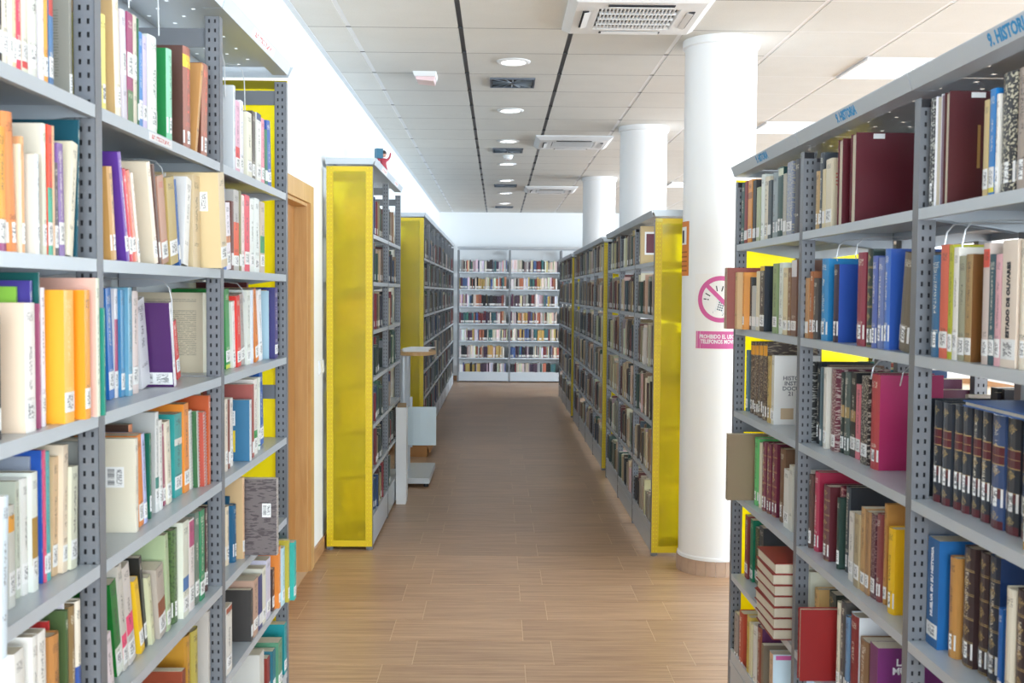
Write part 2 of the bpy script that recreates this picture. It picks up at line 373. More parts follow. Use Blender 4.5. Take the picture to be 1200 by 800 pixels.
# suspended ceiling: slab, runners and lay-in tiles
ce = struct(MB().box(XW - .2, WX + .2, YN - .2, YB + .2, ZC + .03, ZC + .2).build('ceiling', M_dark))
CX, CY, CT = -.2126, 5.8201, .6
tm = {}; rest = MB()
k0 = int((XW - CX) / CT) - 1
AC = [(.68, 5.45), (.68, 10.05), (.70, 14.65)]
for i in range(k0, int((WX - CX) / CT) + 1):
    xa, xb = max(CX + i * CT + .014, XW + .03), min(CX + (i + 1) * CT - .014, WX)
    if xb - xa < .03: continue
    for j in range(-16, 23):
        ya, yb = max(CY + j * CT + .004, YN), min(CY + (j + 1) * CT - .004, YB)
        if yb - ya < .03: continue
        if 3.4 < ya < 10.7 and xa < 3.3:
            key = (round(xb - xa, 3), round(yb - ya, 3))
            if key not in tm: tm[key] = MB().box(0, xb - xa, 0, yb - ya, 0, .02).mesh('ceiling_tile', M_tile)
            inst('ceiling_tile', tm[key], ce, (xa, ya, ZC))
        else: rest.box(xa, xb, ya, yb, ZC, ZC + .02)
ro = rest.build('ceiling_tile', M_tile, ce); ro['kind'] = 'stuff'
for j in range(-16, 23):
    y = CY + j * CT
    if YN < y < YB:
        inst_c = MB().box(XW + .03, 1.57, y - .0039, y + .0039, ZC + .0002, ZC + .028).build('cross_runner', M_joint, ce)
        MB().box(1.6, WX, y - .0039, y + .0039, ZC + .0002, ZC + .028).build('cross_runner', M_plast, ce)  # white copy paints window reflections into the right-hand cross joints
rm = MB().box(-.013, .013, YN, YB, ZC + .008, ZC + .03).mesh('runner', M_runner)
rm2 = MB().box(-.013, .013, YN, YB, ZC + .003, ZC + .03).mesh('runner', M_plast)  # white copy of the runner, bright reflections put into its colour
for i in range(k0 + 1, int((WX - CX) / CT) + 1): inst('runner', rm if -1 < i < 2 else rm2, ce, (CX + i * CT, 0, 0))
struct(MB().box(XW, XW + .03, YN, YB, ZC - .004, ZC + .03).build('trim_1', M_plastg))

# ---------------------------------------------------------------- columns
COLS = [(1.245, 6.075, .2), (1.235, 9.215, .2), (1.235, 13.25, .2)]
pt = None
for i, (cx, cy, r) in enumerate(COLS):
    root = bpy.data.objects.new('column', None); C.objects.link(root); struct(root); root.location = (cx, cy, 0)
    MB().lathe([(r, .0), (r, .085), (r + .006, .085), (r + .006, .1), (r, .106), (r, ZC - .045), (r + .014, ZC - .04), (r + .014, ZC)], 64).build('shaft', M_colwhite, root, True)
    n = 24
    if pt is None:
        q = MB(); a = math.pi / n - .004
        q.prism([((r) * math.cos(-a), r * math.sin(-a)), ((r + .011) * math.cos(-a), (r + .011) * math.sin(-a)), ((r + .011), 0), ((r + .011) * math.cos(a), (r + .011) * math.sin(a)), (r * math.cos(a), r * math.sin(a)), (r, 0)], 2, 0, .084); pt = q.mesh('plinth_tile', M_plinth)
    for k in range(n):
        o = inst('plinth_tile', pt, root); o.rotation_euler = (0, 0, 2 * math.pi * k / n)

# ---------------------------------------------------------------- bookcases
ZL = [1.92, 1.632, 1.338, 1.05, .76, .485, .2]; ZR = [1.765, 1.442, 1.12, .80, .475, .13]
BAYW, UW, UD = .9, .032, .04
_up = {}
def upright_mesh(H, holes=True):
    key = (round(H, 3), holes)
    if key in _up: return _up[key]
    m = MB(); w = UW
    m.box(-.002, 0, 0, w, .012, H)                    # front flange
    m.box(-UD, -UD + .002, 0, w, .012, H)
    m.box(-UD, 0, 0, w, .004, .012)
    if not holes: m.box(-UD, 0, .001, w - .001, .012, H)
    else:
        us = [0, .0095, .0145, .0255, .0305, UD]; n = int((H - .012) / .025)
        for yy in (0.0, w):
            for k in range(n):
                z = .012 + k * .025; zs = [z, z + .0075, z + .0175, z + .025]
                for b in range(3):
                    if b == 1:
                        for a in (0, 2, 4): m.poly([(-us[a], yy, zs[b]), (-us[a + 1], yy, zs[b]), (-us[a + 1], yy, zs[b + 1]), (-us[a], yy, zs[b + 1])])
                    else: m.poly([(0, yy, zs[b]), (-UD, yy, zs[b]), (-UD, yy, zs[b + 1]), (0, yy, zs[b + 1])])
        m.box(-UD + .004, -.004, w * .42, w * .58, .012, H)
    me = m.mesh('upright', M_steel)
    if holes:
        me.materials.append(M_dark)                    # shade inside the holes, painted as a dark core
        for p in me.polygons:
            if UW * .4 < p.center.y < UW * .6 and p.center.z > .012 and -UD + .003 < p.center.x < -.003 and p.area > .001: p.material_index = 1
    _up[key] = me; return me
def shelf_mesh(L, D):
    m = MB(); y0, y1 = .0015, L - .0015
    m.box(-D, -.001, y0, y1, -.0025, 0)
    m.prism([(-.014, -.024), (0, -.024), (0, 0), (-.0016, 0), (-.0016, -.0225), (-.014, -.0225)], 1, y0, y1)
    m.box(-D, -D + .0015, y0, y1, -.024, -.0025)
    for y in (y0, y1 - .0015): m.prism([(-.004, -.0025), (-D + .004, -.0025), (-D + .004, -.05), (-D + .06, -.05), (-.05, -.024), (-.004, -.024)], 1, y, y + .0015)
    return m
def canopy_mesh(L, D):
    m = MB(); y0, y1 = -UW - .0 + .002, L - .002
    # sloped front fascia with returned lower edge
    m.prism([(.004, 0), (.0075, 0), (.019, .035), (.019, .038), (.009, .038), (.009, .036), (.0165, .036), (.0055, .0022), (-.045, .0022), (-.045, 0)], 1, y0, y1)
    # perforated top sheet
    z = .028; nx, ny = 5, 11; hx, hy = .010, .010
    X0, X1 = -D, -.03; dx = (X1 - X0) / nx; dy = (y1 - y0) / ny
    for i in range(nx):
        for j in range(ny):
            a, b, c, d = X0 + i * dx, X0 + (i + 1) * dx, y0 + j * dy, y0 + (j + 1) * dy
            if (i + j) % 2: m.poly([(a, c, z), (b, c, z), (b, d, z), (a, d, z)]); continue
            xm, ym = (a + b) / 2, (c + d) / 2
            h = [(xm - hx / 2, ym - hy / 2), (xm + hx / 2, ym - hy / 2), (xm + hx / 2, ym + hy / 2), (xm - hx / 2, ym + hy / 2)]; o = [(a, c), (b, c), (b, d), (a, d)]
            for q in range(4): m.poly([(*o[q], z), (*o[(q + 1) % 4], z), (*h[(q + 1) % 4], z), (*h[q], z)])
    m.box(-D, -D + .002, y0, y1, -.01, .028)
    m.box(X1, .005, y0, y1, z - .0015, z)
    return m
_mc = {}
def bookcase(label, loc, rz, nb, levels, H, D=.28, ends='', holes=True, group=None, gable=True, sides=1):
    root = thing('bookcase', label, 'bookcase', loc, rz, group)
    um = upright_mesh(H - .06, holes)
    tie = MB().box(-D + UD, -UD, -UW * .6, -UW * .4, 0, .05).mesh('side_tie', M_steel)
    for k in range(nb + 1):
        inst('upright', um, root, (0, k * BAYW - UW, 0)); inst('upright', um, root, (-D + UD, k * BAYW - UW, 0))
        for z in (H - .14, H * .5, .06): inst('side_tie', tie, root, (0, k * BAYW, z))
    L = BAYW - UW
    key = (D,)
    if key not in _mc: _mc[key] = (shelf_mesh(L, D).mesh('shelf', M_steel2), canopy_mesh(L, D).mesh('canopy', M_steel2), MB().box(-.012, -.002, .001, L - .001, .02, levels[-1] - .024).mesh('kick_plate', M_steel2))
    sm, cm, km = _mc[key]
    for k in range(nb):
        for z in levels: inst('shelf', sm, root, (0, k * BAYW, z))
        inst('canopy', cm, root, (0, k * BAYW, H - .038))
        inst('kick_plate', km, root, (0, k * BAYW, 0)).scale = (1, 1, 1)
    for e in ends:
        y = -UW - .007 if e == '0' else nb * BAYW + .002
        pz = H - .05
        MB().box(-D + .002, -.002, y, y + .005, .022, pz).build('end_panel', M_yellow, root)
        q = MB(); ye = y - .0015 if e == '0' else y + .005
        for x in (-D + .002, -.042):                  # perforated yellow edge strips in front of the sheet
            us = [x, x + .009, x + .014, x + .026, x + .031, x + .04]; n = int((pz - .022) / .025)
            for k in range(n):
                z = .022 + k * .025; zs = [z, z + .0085, z + .0165, z + .025]
                q.box(us[0], us[5], ye, ye + .0015, zs[0], zs[1]); q.box(us[0], us[5], ye, ye + .0015, zs[2], zs[3])
                for a in (0, 2, 4): q.box(us[a], us[a + 1], ye, ye + .0015, zs[1], zs[2])
        q.box(-D + .042, -.042, ye, ye + .0015, .022, .06).box(-D + .042, -.042, ye, ye + .0015, pz - .03, pz)
        q.build('panel_frame', M_yframe, root)
        y2 = -UW - .012 if e == '0' else nb * BAYW + .010   # closing piece of the canopy over the end panel
        MB().prism([(-D - .003, 0), (.0, 0), (.019, .038), (-D - .003, .038)], 1, min(y2, y2 + .006), max(y2, y2 + .006)).build('canopy_end', M_steel2, root).location = (0, 0, H - .038)
        fo = MB()
        for x in (-D + .02, -.02): fo.lathe([(.018, 0), (.018, .008), (.008, .01), (.008, .03)], 12, x, y + (.02 if e == '0' else -.02))
        fo.build('foot', M_steel, root)
    return root
P2 = math.pi
bcL = bookcase('tall grey steel bookcase along the white wall, nearest on the left', (-.757, -.636, 0), 0, 5, ZL, 2.373, ends='1')
bcR = bookcase('grey steel bookcase under blue HISTORIA signs', (.925, 4.1917 - UW, 0), P2, 4, ZR, 2.068, ends='0')
bcRb = bookcase('grey steel bookcase back to back with the HISTORIA bookcase', (1.505, .5917, 0), 0, 4, ZR, 2.068, ends='1')
bcT = bookcase('tall two-bay grey bookcase with yellow end panel beside the oak door', (-.757, 6.46 + UW + .012, 0), 0, 2, ZL, 2.373, ends='0')
bcF = bookcase('long grey bookcase with yellow end panel behind the grey pedestal table', (-.757, 10.93, 0), 0, 8, ZL, 2.373, ends='0')
bcR1 = bookcase('low grey bookcase with yellow end panel beside the round column with the phone sign', (.925, 6.345 + 2.7, 0), P2, 3, ZR, 2.068, ends='1')
bcR2 = bookcase('low grey bookcase with yellow end panel behind the second round column', (.925, 9.43 + 3.6, 0), P2, 4, ZR, 2.068, ends='1')
bcR3 = bookcase('low grey bookcase with yellow end panel farthest down the aisle', (.925, 13.47 + 2.7, 0), P2, 3, ZR, 2.068, ends='1')
bcB = bookcase('wide grey bookcase against the back wall closing the aisle', (-.718 + UW, 18.73, 0), -P2 / 2, 4, [1.93, 1.63, 1.33, 1.03, .73, .43, .13], 2.37)
# signs on the canopies
th = math.atan2(.0115, .035)
tmx = text_mesh('9. HISTORIA', .034, M_blue, bold=.0012, sx=.86)
for k in range(1, 4):
    o = inst('sign_lettering', tmx, bcR); o.matrix_local = frame_m((0, 1, 0), (math.sin(th), 0, math.cos(th)), (.0132 + .0006, (4 - k) * BAYW - .9 + .43, 2.030 + .0185))
    o['label'] = 'blue lettering reading 9. HISTORIA'
def label_strip(root, y, z, w, h=.018, x=.0006, tilt=0):
    o = MB().box(-.0004, .0004, -w / 2, w / 2, -h / 2, h / 2).build('label_strip', M_pinkstrip, root); o.location = (x, y, z); o.rotation_euler = (0, tilt, 0)
    o['label'] = 'white strip with faded red print'
label_strip(bcL, 3.42 + .636, 2.335 + .018, .3, .028, .0136, th)
label_strip(bcL, 2.42 + .636, 1.92 - .012, .16); label_strip(bcL, 1.44 + .636, 1.632 - .012, .1)
label_strip(bcT, .5, 2.335 + .018, .3, .028, .0136, th); label_strip(bcT, 1.3, 2.335 + .018, .26, .028, .0136, th)
# hanging wire book supports
def wire(root, y, z, drop=.2, x=-.03):
    MB().tube([(x - .19, y, z), (x - .05, y, z), (x - .02, y, z - .004), (x - .006, y, z - .02), (x, y, z - .05), (x, y + .008, z - drop)], .0016, 6).build('wire_support', M_wire, root, True)
for y, z, d in ((2.30, 2.33, .16), (2.50, 2.33, .17), (3.10, 2.27, .14), (3.34, 2.27, .14), (2.59, 1.60, .2), (2.54, 1.88, .03), (1.32, 1.88, .07), (3.32, 1.60, .06)): wire(bcL, y + .636, z, d)
for yw, z, d in ((2.29, 1.73, .09), (2.20, 1.73, .09), (3.02, 1.73, .06), (2.86, 1.73, .06), (2.72, 1.41, .03), (2.52, 1.41, .035)): wire(bcR, 4.1917 - UW - yw, z, d)

# ---------------------------------------------------------------- books one by one
BOOKS = '''L|-0.769|1.6796|1.92|0.0114|0.22|0.145|0|2a2624|2a2624|black hardback beside cream paperback, top shelf, near bay, left bookcase|h|0
L|-0.769|1.6965|1.92|0.0209|0.22|0.145|0|e4dcc8|e4dcc8|cream paperback beside black hardback, top shelf, near bay, left bookcase||0
L|-0.769|1.7144|1.92|0.0118|0.22|0.145|0|e6e8ee|e6e8ee|white paperback beside cream paperback, top shelf, near bay, left bookcase||0
L|-0.769|1.7278|1.92|0.0132|0.22|0.145|0|e8caa4|e8caa4|peach paperback beside white paperback, top shelf, near bay, left bookcase||0
L|-0.769|1.7438|1.92|0.0169|0.22|0.145|0|e0405a|e0405a|crimson paperback beside peach paperback, top shelf, near bay, left bookcase||0
L|-0.769|1.764|1.92|0.0204|0.22|0.145|0|e4e0cc|e4e0cc|ivory paperback beside crimson paperback, top shelf, near bay, left bookcase|b=d84040:.05:.2|0
L|-0.769|1.7994|1.92|0.0474|0.22|0.145|0|d9d9d0|d9d9d0|thick pale grey hardback beside ivory paperback, top shelf, near bay, left bookcase|h|0
L|-0.769|1.8316|1.92|0.0136|0.22|0.145|0|e2dcea|e2dcea|lilac-white booklet beside pale grey hardback, top shelf, near bay, left bookcase||0
L|-0.769|1.8476|1.92|0.0159|0.22|0.145|0|e6a040|e6a040|slim orange paperback beside lilac-white booklet, top shelf, near bay, left bookcase||0
L|-0.769|1.8663|1.92|0.0172|0.22|0.145|0|4a78a8|4a78a8|slim blue booklet beside slim orange paperback, top shelf, near bay, left bookcase|b=c04038:.55:.8|0
L|-0.797|2.0237|1.92|0.0126|0.22|0.2|0|8f8d84|9a978c|grey cover of printed lines beside slim blue booklet, top shelf, near bay, left bookcase|h T|0
L|-0.769|2.1148|1.92|0.034|0.1868|0.123|0|f0e27c|f0e27c|pale yellow paperback beside tall tan-covered book, top shelf, middle bay, left bookcase||0
L|-0.769|2.1985|1.92|0.0294|0.2485|0.2|2.9|e8dcc4|c4a474|tall tan-covered book beside pale yellow paperback, top shelf, middle bay, left bookcase||0
L|-0.769|2.2308|1.92|0.0252|0.2239|0.148|2.3|d6d0da|d6d0da|lilac magazine beside tall tan-covered book, top shelf, middle bay, left bookcase|lm|0
L|-0.769|2.2629|1.92|0.0338|0.228|0.151|0|a04870|a04870|purple magazine beside lilac magazine, top shelf, middle bay, left bookcase|lm b=588050:.0:.3|0
L|-0.769|2.2931|1.92|0.0214|0.2305|0.152|0|d2cab8|d2cab8|grey-green magazine beside purple magazine, top shelf, middle bay, left bookcase|lm|0
L|-0.769|2.3284|1.92|0.022|0.2045|0.135|0|4484c4|4484c4|bright blue booklet beside slim green booklet, top shelf, middle bay, left bookcase||0
L|-0.769|2.3548|1.92|0.0254|0.2017|0.133|0|cabfe0|cabfe0|lilac paperback beside bright blue booklet, top shelf, middle bay, left bookcase||0
L|-0.769|2.4191|1.92|0.062|0.216|0.143|0|e2e6de|dce0da|wide greenish white binder beside lilac paperback, top shelf, middle bay, left bookcase|h|0
L|-0.769|2.5388|1.92|0.0394|0.2147|0.142|0|88c4a4|0a7c3c|green-covered paperback beside greenish white binder, top shelf, middle bay, left bookcase||0
L|-0.769|2.6832|1.92|0.062|0.2512|0.166|0|9c5c4a|5a3a32|brown hardback with yellow sticker beside green-covered paperback, top shelf, middle bay, left bookcase|h t=e86048 b=f0d020:.8:.92|0
L|-0.769|2.7465|1.92|0.0186|0.2431|0.16|-15|c89860|c49058|kraft paper folder beside brown hardback, top shelf, middle bay, left bookcase|n|0
L|-0.769|2.8361|1.92|0.0573|0.2426|0.16|-3.2|a4644c|70402e|worn brown hardback beside kraft paper folder, top shelf, middle bay, left bookcase|h t=e86048|0
L|-0.769|3.143|1.92|0.0252|0.2466|0.163|0|d4d8dc|ccd0d4|grey-white book with barcode beside pink paperback, top shelf, far bay, left bookcase|n B|0
L|-0.769|3.183|1.92|0.0487|0.2093|0.138|0|dcaabe|dcaabe|pink paperback beside grey-white book, top shelf, far bay, left bookcase|b=d83030:.18:.36|0
L|-0.769|3.2329|1.92|0.0406|0.2188|0.144|0|e4e2e8|e4e2e8|lilac-white paperback beside pink paperback, top shelf, far bay, left bookcase||0
L|-0.769|3.3365|1.92|0.062|0.1992|0.131|2.2|e2deca|e2deca|thick cream paperback beside lilac-white paperback, top shelf, far bay, left bookcase||0
L|-0.769|3.3898|1.92|0.0376|0.2139|0.141|0|50483e|50483e|dark olive paperback beside thick cream paperback, top shelf, far bay, left bookcase||0
L|-0.769|3.4629|1.92|0.062|0.2192|0.145|0|e8e6de|e8e6de|white paperback beside dark olive paperback, top shelf, far bay, left bookcase|b=304878:.9:1|0
L|-0.769|3.5224|1.92|0.0444|0.2121|0.14|1.7|e894a4|e894a4|pink booklet beside white paperback, top shelf, far bay, left bookcase||0
L|-0.769|3.6238|1.92|0.0535|0.2185|0.144|5.8|2c5cac|2c5cac|blue paperback beside green booklet, top shelf, far bay, left bookcase||0
L|-0.769|1.6762|1.632|0.0229|0.1927|0.127|0|f0a830|f0a830|amber paperback beside thick orange hardback, second shelf, near bay, left bookcase|b=a03878:.0:.1|1
L|-0.769|1.7182|1.632|0.0376|0.219|0.145|3.5|e08848|e08848|thick orange hardback beside amber paperback, second shelf, near bay, left bookcase|h t=5a2a18|1
L|-0.769|1.7417|1.632|0.0062|0.1744|0.115|0|e8dcc0|e8dcc0|cream paperback beside thick orange hardback, second shelf, near bay, left bookcase||1
L|-0.769|1.7508|1.632|0.01|0.1876|0.124|0|e0a878|e0a878|peach paperback beside cream paperback, second shelf, near bay, left bookcase||1
L|-0.757|1.7779|1.632|0.0131|0.1627|0.17|0|dde4e8|d0c8bc|white paperback beside peach paperback, second shelf, near bay, left bookcase||1
L|-0.769|1.8341|1.632|0.0153|0.2214|0.2|0|dcdcc8|d8d2c2|tall pale green paperback beside dark grey booklet, second shelf, near bay, left bookcase||1
L|-0.769|1.8548|1.632|0.0193|0.2222|0.147|0|e84c30|e84c30|red-orange and teal paperback beside pale green paperback, second shelf, near bay, left bookcase|b=30b090:.0:.52|1
L|-0.769|1.869|1.632|0.0075|0.223|0.147|0|e0b890|e0b890|slim peach booklet beside and teal paperback, second shelf, near bay, left bookcase||1
L|-0.769|1.8808|1.632|0.0141|0.1618|0.115|0.4|504048|504048|slim brown booklet beside slim peach booklet, second shelf, near bay, left bookcase||1
L|-0.769|1.9036|1.632|0.0241|0.1969|0.13|1.7|8462a4|8462a4|purple paperback beside slim brown booklet, second shelf, near bay, left bookcase||1
L|-0.769|1.9366|1.632|0.0266|0.2073|0.137|-8.1|e6dcc4|ded6bc|cream paperback leaning back beside purple paperback, second shelf, near bay, left bookcase|n|1
L|-0.769|1.9697|1.632|0.0079|0.2516|0.22|-3.8|0c4c5c|0a4a5a|large dark teal hardback beside cream paperback, second shelf, near bay, left bookcase|h n|1
L|-0.769|2.1663|1.632|0.0286|0.1857|0.123|7.2|cca068|c89858|tan paperback beside deep purple book, second shelf, middle bay, left bookcase||1
L|-0.769|2.2447|1.632|0.0176|0.2251|0.149|12.7|8060a8|5c3494|deep purple book beside tan paperback, second shelf, middle bay, left bookcase||1
L|-0.769|2.2656|1.632|0.0179|0.1935|0.128|13.4|d04458|d04458|crimson paperback beside deep purple book, second shelf, middle bay, left bookcase||1
L|-0.769|2.2895|1.632|0.0234|0.1929|0.127|14.2|ea7c68|ea7c68|salmon paperback beside crimson paperback, second shelf, middle bay, left bookcase||1
L|-0.769|2.3112|1.632|0.0133|0.1912|0.126|13.1|ecdccc|ecdccc|slim cream booklet beside salmon paperback, second shelf, middle bay, left bookcase||1
L|-0.769|2.4308|1.632|0.0236|0.2271|0.2|13.6|ead8c4|d8cab4|large cream book beside slim cream booklet, second shelf, middle bay, left bookcase||1
L|-0.769|2.4915|1.632|0.0469|0.2008|0.133|11.2|bc8c74|bc8c74|brown paperback with red print beside dark brown booklet, second shelf, middle bay, left bookcase|t=c83038|1
L|-0.769|2.5613|1.632|0.0611|0.2036|0.134|9.8|b8a060|b8a060|olive paperback beside brown paperback, second shelf, middle bay, left bookcase||1
L|-0.769|2.6489|1.632|0.0427|0.2179|0.144|-9.0|e4e2de|dcdad8|grey-white booklet leaning back beside slim blue booklet, second shelf, middle bay, left bookcase|n|1
L|-0.769|2.7461|1.632|0.062|0.2319|0.153|0|d0ba94|d0ba94|thick sand-coloured paperback beside grey-white booklet, second shelf, middle bay, left bookcase|n|1
L|-0.722|2.8384|1.632|0.0615|0.246|0.2|7.5|dcc8a4|d6be90|wide beige book beside thick sand-coloured paperback, second shelf, middle bay, left bookcase|B|1
L|-0.769|3.0723|1.632|0.0512|0.1898|0.125|4.7|e8e0e8|e8e0e8|white paperback beside slim blue booklet, second shelf, far bay, left bookcase|b=d88858:.4:.5|1
L|-0.769|3.1607|1.632|0.0616|0.2355|0.155|0|bcb8b4|bcb8b4|grey and orange paperback beside dark red booklet, second shelf, far bay, left bookcase|b=e8541c:.18:.6|1
L|-0.769|3.2416|1.632|0.0389|0.2279|0.15|0|f0dcd8|f0dcd8|white and red paperback beside slim olive booklet, second shelf, far bay, left bookcase||1
L|-0.769|3.2973|1.632|0.0615|0.2328|0.154|0|e44c60|e44c60|red paperback beside and red paperback, second shelf, far bay, left bookcase||1
L|-0.769|3.3645|1.632|0.0547|0.2256|0.149|0|e6ebe6|e6ebe6|white paperback beside red paperback, second shelf, far bay, left bookcase||1
L|-0.769|3.431|1.632|0.062|0.2339|0.154|0|e6ebe8|e6ebe8|white and green paperback beside white paperback, second shelf, far bay, left bookcase||1
L|-0.769|3.5092|1.632|0.062|0.2293|0.151|0|cabaaa|cabaaa|beige and green paperback beside and green paperback, second shelf, far bay, left bookcase|b=129058:.28:.52|1
L|-0.837|3.5946|1.632|0.0305|0.258|0.17|0|8c2434|842030|large maroon book beside and green paperback, second shelf, far bay, left bookcase|n|1
L|-0.7703|1.7705|1.338|0.0388|0.2133|0.19|0|f2eeea|e4ccb4|thick white-spined book beside lime green book, third shelf, near bay, left bookcase|B|2
L|-0.802|1.7938|1.338|0.0062|0.2399|0.15|0|8cc048|8cc048|lime green book beside thick white-spined book, third shelf, near bay, left bookcase|n|2
L|-0.784|1.8086|1.338|0.0099|0.2502|0.165|0|4a3c98|44388c|violet book beside lime green book, third shelf, near bay, left bookcase|n|2
L|-0.7743|1.8169|1.338|0.005|0.2114|0.14|0|a85878|a85878|slim mauve booklet beside violet book, third shelf, near bay, left bookcase||2
L|-0.777|1.8227|1.338|0.005|0.264|0.174|0|0c6060|0a5654|tall teal book beside slim mauve booklet, third shelf, near bay, left bookcase|n|2
L|-0.7785|1.8408|1.338|0.0156|0.2388|0.158|0|eae6f2|eae6f2|white booklet beside tall teal book, third shelf, near bay, left bookcase||2
L|-0.757|1.8979|1.338|0.0416|0.2347|0.155|0|f8bc4c|f0a428|wide amber paperback beside white booklet, third shelf, near bay, left bookcase|t=f8d890|2
L|-0.747|1.9565|1.338|0.0244|0.2349|0.155|0|f0a028|f09418|deep orange paperback beside wide amber paperback, third shelf, near bay, left bookcase||2
L|-0.807|1.9724|1.338|0.0058|0.2345|0.155|0|f0cc40|f2cc3c|yellow book beside deep orange paperback, third shelf, near bay, left bookcase|n|2
L|-0.8118|1.9809|1.338|0.0097|0.1906|0.126|0|3c3038|382c34|black paperback beside yellow book, third shelf, near bay, left bookcase||2
L|-0.742|1.9947|1.338|0.0163|0.2571|0.2|0|e2e6d0|dcae9e|tall pink-covered book beside black paperback, third shelf, near bay, left bookcase|n|2
L|-0.842|2.0062|1.338|0.005|0.2089|0.138|0|5c92ba|5c92ba|light blue paperback beside tall pink-covered book, third shelf, near bay, left bookcase||2
L|-0.737|2.0129|1.338|0.0069|0.2016|0.133|0|0c7c68|0c7c68|emerald green booklet beside light blue paperback, third shelf, near bay, left bookcase||2
L|-0.8292|2.307|1.338|0.0305|0.2393|0.158|4.5|1c6cbc|1c6cbc|blue paperback beside and magenta paperback, third shelf, middle bay, left bookcase||2
L|-0.8313|2.3412|1.338|0.0203|0.2387|0.158|0|e4e0e4|e4e0e4|white and magenta paperback beside blue paperback, third shelf, middle bay, left bookcase|b=b43464:.2:.72|2
L|-0.8251|2.3638|1.338|0.0234|0.2353|0.155|0.2|3c8aba|3c8aba|steel blue paperback beside and magenta paperback, third shelf, middle bay, left bookcase||2
L|-0.8174|2.389|1.338|0.0253|0.2409|0.159|0|72aac4|72aac4|light blue paperback beside steel blue paperback, third shelf, middle bay, left bookcase||2
L|-0.8243|2.4435|1.338|0.0374|0.2333|0.154|0|e2d2ce|e2d2ce|pinkish white paperback beside light blue paperback, third shelf, middle bay, left bookcase||2
L|-0.842|2.5708|1.338|0.0607|0.2118|0.14|11.9|dedee2|dedee2|white paperback beside pinkish white paperback, third shelf, middle bay, left bookcase|n|2
L|-0.7884|2.6226|1.338|0.0205|0.2082|0.17|10.0|e8e4e8|4c2260|purple-covered book beside white paperback, third shelf, middle bay, left bookcase|n BL|2
L|-0.842|2.8352|1.338|0.0293|0.1578|0.115|15|d83a34|d83a34|slim red booklet beside purple-covered book, third shelf, middle bay, left bookcase||2
L|-0.842|3.085|1.338|0.0404|0.229|0.19|0|e0dcc8|dccfb4|buff book with printed back cover beside slim red booklet, third shelf, middle bay, left bookcase|n T|2
L|-0.8123|3.2314|1.338|0.0489|0.2399|0.158|3.7|1c8c3c|1c8c3c|bright green paperback beside white paperback, third shelf, far bay, left bookcase|b=c8d020:.0:.05|2
L|-0.8044|3.2745|1.338|0.0356|0.2028|0.134|4.0|eae6e2|eae6e2|white paperback beside bright green paperback, third shelf, far bay, left bookcase||2
L|-0.7989|3.3154|1.338|0.0445|0.2194|0.145|4.2|e2342c|e2342c|bright red paperback beside white paperback, third shelf, far bay, left bookcase||2
L|-0.8036|3.3842|1.338|0.0467|0.2258|0.149|7.5|aa9e9a|aa9e9a|grey-brown paperback beside bright red paperback, third shelf, far bay, left bookcase||2
L|-0.7973|3.4335|1.338|0.0498|0.2373|0.157|0|dee2da|dee2da|greenish white paperback beside grey-brown paperback, third shelf, far bay, left bookcase||2
L|-0.797|3.5526|1.338|0.0466|0.2419|0.16|10.9|e28434|e28434|orange paperback beside pale blue booklet, third shelf, far bay, left bookcase||2
L|-0.795|3.5997|1.338|0.045|0.2386|0.158|5.3|e6eaee|e6eaee|white paperback beside orange paperback, third shelf, far bay, left bookcase||2
L|-0.857|3.6766|1.338|0.0215|0.264|0.174|0|5c1c1c|5a1a1a|large dark maroon book beside white paperback, third shelf, far bay, left bookcase|n|2
L|-0.801|3.708|1.338|0.0229|0.238|0.157|0.4|caa264|caa264|tan paperback beside light blue booklet, third shelf, far bay, left bookcase||2
L|-0.7732|3.7444|1.338|0.0482|0.2472|0.18|0.6|3c2c74|2e2a70|navy and purple book beside tan paperback, third shelf, far bay, left bookcase||2
L|-0.697|1.5037|1.05|0.021|0.23|0.2|-3.1|dbe8f2|dbe8f2|pale blue folder jutting out beside grey-white paperback, fourth shelf, near bay, left bookcase|n|3
L|-0.7954|1.7503|1.05|0.0217|0.1702|0.115|0|d2d2ca|d2d2ca|grey-white paperback beside pale blue folder, fourth shelf, near bay, left bookcase|b=f0a838:.74:.9|3
L|-0.8112|1.8071|1.05|0.015|0.1998|0.132|0|c6ccbc|c6ccbc|pale green paperback beside grey-white paperback, fourth shelf, near bay, left bookcase||3
L|-0.8053|1.826|1.05|0.0213|0.2015|0.133|0|e2e2de|e2e2de|thick white hardback beside pale green paperback, fourth shelf, near bay, left bookcase|h|3
L|-0.7998|1.849|1.05|0.023|0.2083|0.137|0|e8ece4|e8ece4|white paperback with ochre band beside thick white hardback, fourth shelf, near bay, left bookcase|b=b08830:.22:.62|3
L|-0.847|1.8748|1.05|0.01|0.189|0.125|0|c8a888|c4a482|tan book beside white paperback, fourth shelf, near bay, left bookcase||3
L|-0.826|1.8911|1.05|0.0053|0.2284|0.151|0|a4acbc|a0a8b8|lavender-grey book beside tan book, fourth shelf, near bay, left bookcase|n|3
L|-0.8087|1.897|1.05|0.005|0.2385|0.157|0|2456b0|2456b0|royal blue paperback beside lavender-grey book, fourth shelf, near bay, left bookcase||3
L|-0.8058|1.9044|1.05|0.0082|0.2378|0.157|0|e0587a|e0587a|slim pink booklet beside royal blue paperback, fourth shelf, near bay, left bookcase||3
L|-0.8056|1.9173|1.05|0.0147|0.2341|0.155|0|52b2b2|52b2b2|turquoise paperback beside slim pink booklet, fourth shelf, near bay, left bookcase||3
L|-0.8077|1.9487|1.05|0.0232|0.2176|0.144|-2.7|d4b48c|d4b48c|tan paperback beside turquoise paperback, fourth shelf, near bay, left bookcase||3
